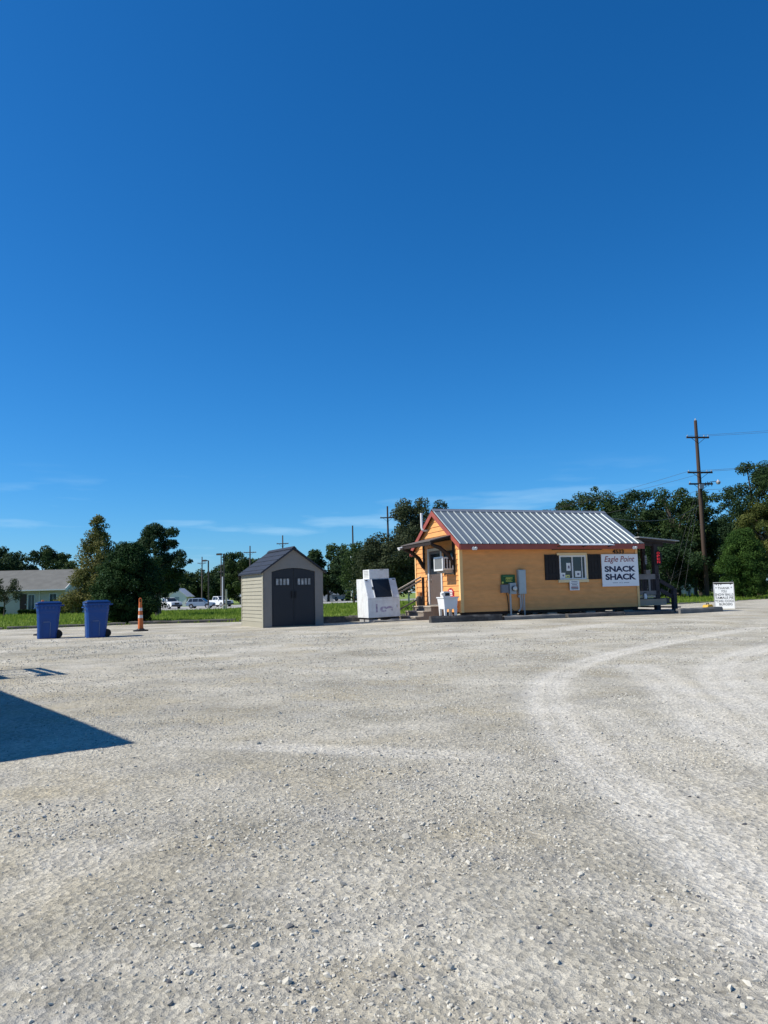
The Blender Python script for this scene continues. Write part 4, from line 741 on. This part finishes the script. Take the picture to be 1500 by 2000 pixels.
d=box('door',(-5.25,-4.5,-.05,-.002,.1,2.25),mat('house_door',(.05,.028,.018),.5),ho); box('handle',(-4.62,-4.57,-.09,-.0505,1.0,1.12),STEEL,d)
MB().tube([(-9.5,1.5,3.6),(-9.5,1.5,4.15)],.09,8).build('roof_vent',HT,ho); MB().tube([(.1,4.5,5.1),(.1,4.5,6.2),(.9,4.5,6.2)],.03,6).build('antenna',BLK,ho)
# ================================================================== UTILITY POLES
POLE=mat('pole_wood',(.066,.043,.032),.85,var=.3,vscale=2,bump=.5,bscale=10,stretch=(1,1,.15)); POLEG=mat('pole_wood_grey',(.12,.10,.09),.85,var=.2); PORC=mat('porcelain',(.42,.43,.45),.3); WIRE=mat('wire',(.08,.08,.08),.5)
def upole(x,y,h,label,arms=((.92,2.2),),r=.14,extra=None,rz=0.,mt=POLE,name='utility_pole'):
    e=empty(name,(x,y,tz(x,y)-.05),rz,label,'utility pole'); MB().tube([(0,0,0),(0,0,h*.5),(0,0,h)],[r*1.15,r*.95,r*.7],10).build('pole',mt,e,True)
    for f,w in arms:
        z=h*f; a=MB().box(-w/2,w/2,-r-.05,-r+.05,z-.07,z+.07).build('crossarm',mt,e)
        for s_ in (-1,1): MB().beam((s_*w*.30,-r-.06,z-.07),(0,-r-.06,z-.55),.03,.03).build('brace',BLK,e)
        for k in (-.46,.28,.46): MB().lathe([(.02,0),(.05,.03),(.035,.07),(.05,.10),(.0,.16)],8,(k*w,-r,z+.07)).build('insulator',PORC,a)
    return e
P0=upole(27.4,66,15.4,'tall brown utility pole with crossarms right of the shack',((.90,2.1),(.70,2.3),(.635,2.2)),.19,rz=.15)
MB().lathe([(.03,0),(.07,.04),(.05,.1),(.07,.14),(0,.22)],8,(0,0,15.38)).build('insulator',PORC,P0); MB().box(-.2,.2,-.32,-.18,9.35,9.75).build('marker_box',PORC,P0,)
MB().tube([(.1,-.1,9.5),(.9,-.2,9.95),(1.5,-.25,10.0)],.03,6).build('lamp_arm',STEEL,P0); MB().lathe([(.05,.25),(.07,.18),(.2,.05),(.19,-.05),(.12,-.16),(0,-.18)][::-1],12,(1.6,-.25,9.9)).build('lamp_head',PORC,P0,True)
for k in range(3): MB().tube([(.35+.28*k,-.35,9.9),(.35+.28*k,-.35,9.55)],.03,6).build('fuse_cutout',BLK,P0)
UP=[(-40.5,170,10.8,'distant utility pole left of the two lamp posts',((.87,1.9),)),(-35.2,165,10.8,'distant utility pole with pale arms between lamp posts',((.80,1.0),(.66,1.0))),(-24.6,140,10.9,'distant utility pole with one crossarm left of the shed roof',((.89,2.3),)),(-17.3,130,11.8,'distant utility pole standing above the shed roof ridge',((.88,2.0),)),(-4.9,118,11.9,'wooden utility pole between the shed and ice freezer',((.76,.9),)),(.45,98,12.4,'utility pole with crossarm rising above the crape myrtle',((.88,1.9),))]
uo=[upole(x,y,h,lb,ar,.15,mt=POLEG if i<4 else POLE) for i,(x,y,h,lb,ar) in enumerate(UP)]
MB().box(-.25,.25,-.35,-.15,8.6,8.9).build('cable_bracket',BLK,uo[4]); MB().tube([(-.2,-.2,8.6),(-.45,-.2,8.0),(-.4,-.2,7.0),(-.2,-.18,6.4)],.03,6).build('cable_loop',BLK,uo[4])
pp=empty('white_pole',(-5.15,116,tz(-5.15,116)),0,'slim pale metal pole beside the wooden pole and pickup','pole'); MB().tube([(0,0,-.05),(0,0,7.4)],[.11,.08],8).build('shaft',WHITE,pp,True); MB().lathe([(.2,0),(.2,.06),(.12,.08)],8).build('base_plate',CONC,pp)
pp=empty('white_pole',(-29.2,138,tz(-29.2,138)),0,'slim pale pole between the two lamp posts','pole'); MB().tube([(0,0,-.05),(0,0,5.4)],[.12,.1],8).build('shaft',WHITE,pp,True); MB().lathe([(.2,0),(.2,.06),(.12,.08)],8).build('base_plate',CONC,pp)
LPM=mat('lamp_post_brown',(.075,.06,.05),.5)
def lamp(x,y,h,label):
    e=empty('lamp_post',(x,y,tz(x,y)-.05),0,label,'lamp post','parking lot lamp posts'); MB().box(-.09,.09,-.09,.09,.5,h).build('pole',LPM,e); MB().lathe([(.28,0),(.28,.55),(.2,.6)],10).build('footing',CONC,e)
    hd=MB().hexa([(-1.05,-.22,h-.12),(-.28,-.22,h-.10),(-.28,.22,h-.10),(-1.05,.22,h-.12)],[(-1.0,-.18,h+.12),(-.30,-.18,h+.14),(-.30,.18,h+.14),(-1.0,.18,h+.12)]).build('lamp_head',LPM,e); MB().box(-1.0,-.35,-.17,.17,h-.14,h-.121).build('lens',PORC,hd); MB().box(-.28,.0,-.05,.05,h-.04,h+.06).build('arm',LPM,e)
lamp(-27.6,120,7.6,'brown parking lot lamp post behind the silver SUV'); lamp(-23.1,110,7.9,'taller brown parking lot lamp post in front of the second pickup')
def wire(p,q,sag,label,r=.011):
    p=Vector(p);q=Vector(q); pts=[p.lerp(q,t)-Vector((0,0,sag*4*t*(1-t))) for t in np.linspace(0,1,17)]; o=MB().tube(pts,r,5).build('power_line',WIRE); tag(o,label,'wire','overhead wires')
ca,sa=math.cos(.15),math.sin(.15); pz=tz(27.4,66)
for k,(o_,z,lb) in enumerate(((-.95,13.95,'left end'),(.95,13.95,'right end'))):
    A_=(27.4+o_*ca,66+o_*sa-.2,pz+z); wire(A_,(62+o_,46,15.5),1.1,'overhead wire from the %s of the top crossarm to the right edge'%lb)
for k,(o_,z,lb,zq) in enumerate(((-1.0,10.85,'middle crossarm left end',8.6),(1.0,10.85,'middle crossarm right end',9.0),(.0,9.2,'pole below the lowest crossarm',7.4))):
    A_=(27.4+o_*ca,66+o_*sa-.2,pz+z); wire(A_,(.45,97.8,zq),1.0,'overhead wire from the %s to the left'%lb,.012); wire(A_,(60,47,z+1.5),.8,'overhead wire from the %s to the right'%lb,.013)
for k,(gx_,gz) in enumerate(((22.6,10.2),(23.3,9.9),(24.0,9.6))):
    o=MB().tube([(27.35,65.8,pz+gz),(gx_,62.5,tz(gx_,62.5)-.02)],.008,5).build('guy_wire',WIRE); tag(o,('leftmost','middle','rightmost')[k]+' of three slanting guy wires left of the big utility pole','guy wire','guy wires')
wire(SL(7.3,2.1,4.0),(27.3,65.8,pz+8.0),.7,'service wire from the shack roof end up to the big pole',.014)
# ================================================================== VEHICLES
TYRE=mat('tyre',(.015,.015,.016),.8); RIM=mat('rim',(.42,.43,.45),.35,.6); CGL=mat('car_glass',(.02,.026,.032),.08,spec=.6); LAMPW=mat('headlamp',(.6,.62,.64),.15); TAIL=mat('tail_lamp',(.4,.02,.02),.3); CHR=mat('grille_dark',(.05,.05,.055),.35,.4)
def wheels(e,xs,w,r):
    for x in xs:
        for s_ in (-1,1):
            t_=MB().tube([(x,s_*(w/2-.22),r),(x,s_*(w/2+.01),r)],r,18).build('wheel',TYRE,e); MB().tube([(x,s_*(w/2+.011),r),(x,s_*(w/2+.02),r)],r*.62,14).build('rim',RIM,t_)
def taper(prof,w0,w1,z0,z1):   # extrude a side profile; narrower with height (tumblehome)
    m=MB(); n=len(prof); wz=lambda z: w0+(w1-w0)*min(max((z-z0)/(z1-z0),0),1)
    for s_ in (-1,1): m.v+=[(x,s_*wz(z)/2,z) for x,z in prof]
    m.f+=[tuple(range(n)),tuple(range(2*n-1,n-1,-1))]+[(i,i+n,(i+1)%n+n,(i+1)%n) for i in range(n)]; return m
def arches(x,r): return [(x+r*math.cos(a),.34+r*math.sin(a)) for a in np.linspace(math.pi,0,7)]
def pickup(x,y,rz,label,paint):
    e=empty('parked_pickup',(x,y,tz(x,y)+.06),rz,label,'pickup','vehicles parked beyond the grass'); r=.39
    low=[(-2.85,.55)]+arches(-1.75,.48)+arches(1.85,.48)+[(2.82,.45),(2.88,.72),(2.80,1.10),(1.25,1.20),(-2.85,1.20)]
    b=taper(low,1.98,1.92,.5,1.2).build('body',paint,e,bevel=.03)
    cab=[(-.95,1.19),(1.25,1.19),(.55,1.86),(-.75,1.88)]; taper(cab,1.88,1.55,1.19,1.88).build('cab',paint,e,bevel=.03)
    MB().box(-2.78,-1.05,-.86,.86,1.2005,1.206).build('bed_liner',BLK,e)
    for s_ in (-1,1):
        for x0,x1,x2,x3 in ((-.78,.12,.10,-.66),(.20,1.02,.50,.20)):
            w0,w1=.935,.81; MB().add([(x0,s_*(w0+.004),1.25),(x1,s_*(w0+.004),1.25),(x2,s_*(w1+.006),1.78),(x3,s_*(w1+.006),1.78)],[(0,1,2,3)]).build('side_window',CGL,e)
        MB().box(2.80,2.895,s_*.62-.2,s_*.62+.2,.86,1.05).build('headlight',LAMPW,e); MB().box(-2.875,-2.855,s_*.86-.06,s_*.86+.06,.85,1.12).build('tail_light',TAIL,e); MB().box(.95,1.12,s_*1.0-.12,s_*1.0+.12,1.22,1.38).build('mirror',paint,e)
        MB().box(.02,.16,s_*.975-.012,s_*.975+.012,1.02,1.07).build('door_handle',CHR,e)
    MB().add([(1.19,-.84,1.26),(1.19,.84,1.26),(.62,.72,1.80),(.62,-.72,1.80)],[(0,1,2,3)]).build('windshield',CGL,e,loc=(.03,0,.02)); MB().box(2.82,2.90,-.42,.42,.74,1.04).build('grille',CHR,e); MB().box(2.75,2.98,-.96,.96,.46,.68).build('front_bumper',CHR,e,bevel=.02); MB().box(-2.98,-2.84,-.92,.92,.50,.68).build('rear_bumper',CHR,e); wheels(e,(-1.75,1.85),1.92,r)
def wagon(x,y,rz,label,paint,sedan=False,name='parked_suv',cat='SUV'):
    e=empty(name,(x,y,tz(x,y)+.06),rz,label,cat,'vehicles parked beyond the grass'); H_=1.46 if sedan else 1.70; b0=.92 if sedan else 1.02; r=.34
    low=[(-2.25,.45)]+arches(-1.35,.43)+arches(1.4,.43)+[(2.2,.38),(2.32,.6),(2.22,b0-.14),(1.15,b0),(-2.1,b0+.02),(-2.3,.7)]
    taper(low,1.86,1.78,.45,b0).build('body',paint,e,bevel=.03)
    top=[(-1.75,b0-.005),(1.18,b0-.005),(.25,H_),(-.85,H_)] if sedan else [(-2.08,b0+.0),(1.2,b0-.005),(.35,H_-.04),(-.4,H_),(-1.75,H_-.05)]
    taper(top,1.74,1.32,b0,H_).build('roof_cabin',paint,e,bevel=.03)
    for s_ in (-1,1):
        k=(1.74-1.32)/2/(H_-b0); wy=lambda z: s_*(.87-k*(z-b0)+.006); za,zb=b0+.06,H_-.11
        for x0,x1,x2,x3 in (((-1.4,-.35,-.38,-.95),(-.28,.92,.30,-.30)) if sedan else ((-1.9,-1.2,-1.2,-1.68),(-1.12,-.2,-.2,-1.12),(-.12,.98,.38,-.12))):
            MB().add([(x0,wy(za),za),(x1,wy(za),za),(x2,wy(zb),zb),(x3,wy(zb),zb)],[(0,1,2,3)]).build('side_window',CGL,e)
        MB().box(2.16,2.30,s_*.68-.16,s_*.68+.16,.64,.78).build('headlight',LAMPW,e); MB().box(-2.31,-2.2,s_*.74-.1,s_*.74+.1,.75,.95).build('tail_light',TAIL,e); MB().box(.82,.98,s_*.97-.1,s_*.97+.1,b0+.02,b0+.14).build('mirror',paint,e)
    zc=H_-.1; MB().add([(1.14,-.76,b0+.04),(1.14,.76,b0+.04),(.36,.62,zc),(.36,-.62,zc)],[(0,1,2,3)]).build('windshield',CGL,e,loc=(.045,0,.03)); MB().box(2.24,2.345,-.45,.45,.50,.66).build('grille',CHR,e); MB().box(2.2,2.36,-.8,.8,.30,.46).build('front_bumper',CHR,e); wheels(e,(-1.35,1.4),1.76,r)
WCAR=mat('car_white',(.72,.73,.72),.3,spec=.5); SIL=mat('car_silver_blue',(.30,.36,.42),.3,.4,spec=.5); GCAR=mat('car_grey_blue',(.16,.20,.24),.3,.3,spec=.5)
pickup(-36.8,131,math.radians(-48),'white pickup parked beside the pine, facing half towards the lot',WCAR); wagon(-31.2,130,math.radians(-6),'silver blue SUV parked side-on beyond the grass',SIL); pickup(-30.0,139,math.radians(-42),'white pickup parked behind the silver SUV',WCAR); pickup(-7.9,152,math.radians(-40),'white pickup parked behind the wooden pole',WCAR); wagon(43.6,104,math.radians(-75),'grey blue car parked behind the foot of the utility pole',GCAR,True,'parked_car','car')
# ================================================================== SMALL FAR BUILDINGS AND FIXTURES
def barn(name,label,cat,x,y,w,d,he,hp,wm,rm,rz=0.,axis='x'):
    e=empty(name,(x,y,tz(x,y)-.05),rz,label,cat); MB().prism([(-w/2,0),(w/2,0),(w/2,he),(0,hp),(-w/2,he)],0,d,'y').build('wall',wm,e)
    for s_ in (-1,1): MB().hexa(*(([(0,-.3,hp),(s_*(w/2+.3),-.3,he-.2),(s_*(w/2+.3),d+.3,he-.2),(0,d+.3,hp)],[(0,-.3,hp+.1),(s_*(w/2+.3),-.3,he-.1),(s_*(w/2+.3),d+.3,he-.1),(0,d+.3,hp+.1)]))).build('roof',rm,e)
    dd=MB().box(-.5,.5,-.03,-.004,.05,2.1).build('door',BOXM,e); MB().box(.32,.4,-.06,-.0305,1.0,1.1).build('handle',STEEL,dd); return e
barn('far_house','small white gabled house behind the left white pickup','house',-45.5,168,4.2,6,2.2,3.9,HT,mat('white_roof',(.62,.65,.68),.5)); barn('metal_building','pale blue metal building behind the porch railing','building',33.2,88,4.6,7,2.6,3.5,mat('pale_blue_metal',(.30,.36,.40),.5,.2),BOXM,.1); barn('far_house','white house partly hidden behind the far trees right of the shed','house',-11.5,160,5,6,2.4,3.8,HT,BOXM)
barn('far_house','white house glimpsed behind the low trees right of the utility pole','house',47.5,112,5,6,2.3,3.6,HT,BOXM)
ko=empty('park_shelter',(-22.2,124,tz(-22.2,124)-.03),0,'small open shelter with white roof and posts beside the shed','shelter')
for x in (-1.,1.2): 
    for y in (0,1.5): MB().box(x-.06,x+.06,y-.06,y+.06,0,1.75).build('post',WHITE,ko)
MB().prism([(-1.3,1.75),(1.5,1.75),(1.1,2.1),(.3,2.5),(-.5,2.5),(-1.1,2.1)],-.3,1.8,'y').build('canopy',WHITE,ko); MB().box(-.9,1.1,.2,1.3,.0,1.1).build('kiosk',CHR,ko)
sh2=empty('picnic_shelter',(1.6,84,tz(1.6,84)-.03),0,'distant open shelter with tan roof behind the door steps','shelter')
for x in (-.8,.9):
    for y in (0,1.6): MB().box(x-.07,x+.07,y-.07,y+.07,0,1.7).build('post',PALEW,sh2)
MB().prism([(-1.3,1.7),(1.4,1.7),(.05,2.3)],-.4,2.0,'y').build('roof',mat('tan_roof',(.34,.25,.17),.8,var=.2),sh2)
for i,(x,lb) in enumerate(((27.6,'left one of two white utility pedestals near the pole'),(28.25,'right one of two white utility pedestals near the pole'))):
    e=empty('utility_pedestal',(x,70.5,tz(x,70.5)-.02),.1,lb,'pedestal','white utility pedestals'); MB().box(-.14,.14,-.12,.12,.0,.86).build('case',WHITE,e,bevel=.02); MB().box(-.155,.155,-.135,.135,.862,.92).build('cap',WHITE,e,bevel=.015); MB().box(-.1,.1,-.126,-.1205,.5,.75).build('door',WHITE,e)
# weathered post beside the shed's rear left corner
wp=empty('wooden_post',(-18.2,88,tz(-18.2,88)-.03),0,'plain wooden post standing in the grass left of the shed','post'); MB().box(-.1,.1,-.1,.1,0,2.4).build('post_shaft',PALEW,wp,bevel=.01); MB().box(-.12,.12,-.12,.12,2.401,2.46).build('post_top',GREYW,wp)
# ================================================================== BUILDING BESIDE THE VIEWER (casts the large shadow on the left)
hb=3.2; sx_,sy_=hb/math.tan(SUN_EL)*math.cos(SUN_AZ),hb/math.tan(SUN_EL)*math.sin(SUN_AZ)
cxx,cyy=-1.94-sx_,6.03-sy_; ub=math.radians(128.0)
nb=empty('roadside_building',(cxx,cyy,0),ub,'flat-roofed building left of the view whose roof corner shades the gravel','building')
# local x runs along the far-going edge, local +y is away from the lot (to the left)
NW=mat('stucco',(.34,.31,.27),.9,var=.1,bump=.3); MB().box(.3,9.2,.3,8,-.02,3.0).build('wall',NW,nb); MB().box(0,9.5,0,8.3,3.001,hb).build('roof',HT,nb)
dd=MB().box(3,3.95,.262,.2995,0,2.1).build('door',BOXM,nb); MB().box(3.08,3.14,.20,.2615,1.0,1.1).build('handle',STEEL,dd); ww=MB().box(5,6.4,.262,.2995,1.0,2.1).build('window',HT,nb); MB().box(5.08,6.32,.255,.2615,1.08,2.02).build('pane',GLS,ww)
# open roof-level frame projecting from that building
def inv(px,py):   # ground shadow point -> local roof coordinates
    v=Vector((px-sx_-cxx,py-sy_-cyy,0)); return Matrix.Rotation(-ub,3,'Z')@v
fa=inv(-4.73,11.64); fb=inv(-5.72,12.86); ins=inv(-5.33,11.22)
x0,x1=fa.x,fb.x; yo=(fa.y+fb.y)/2; ys=yo+.78
fm=MB().box(x0,x1,ys,.05,hb-.06,hb-.02).build('side_platform',GREYW,nb)
MB().box(x0-.02,x1+.02,yo,yo+.07,hb-.08,hb-.02).build('edge_bar',BLK,fm); MB().box(x0,x1,yo+.16,yo+.25,hb-.08,hb-.02).build('edge_bar',BLK,fm); MB().box(x0,x0+.35,yo+.251,yo+.36,hb-.08,hb-.02).build('edge_bar',BLK,fm)
for x in (x0,x0+.55,x0+1.0,x1-.04): MB().box(x,x+.04,yo+.07,ys,hb-.12,hb-.081).build('side_bar',BLK,fm)
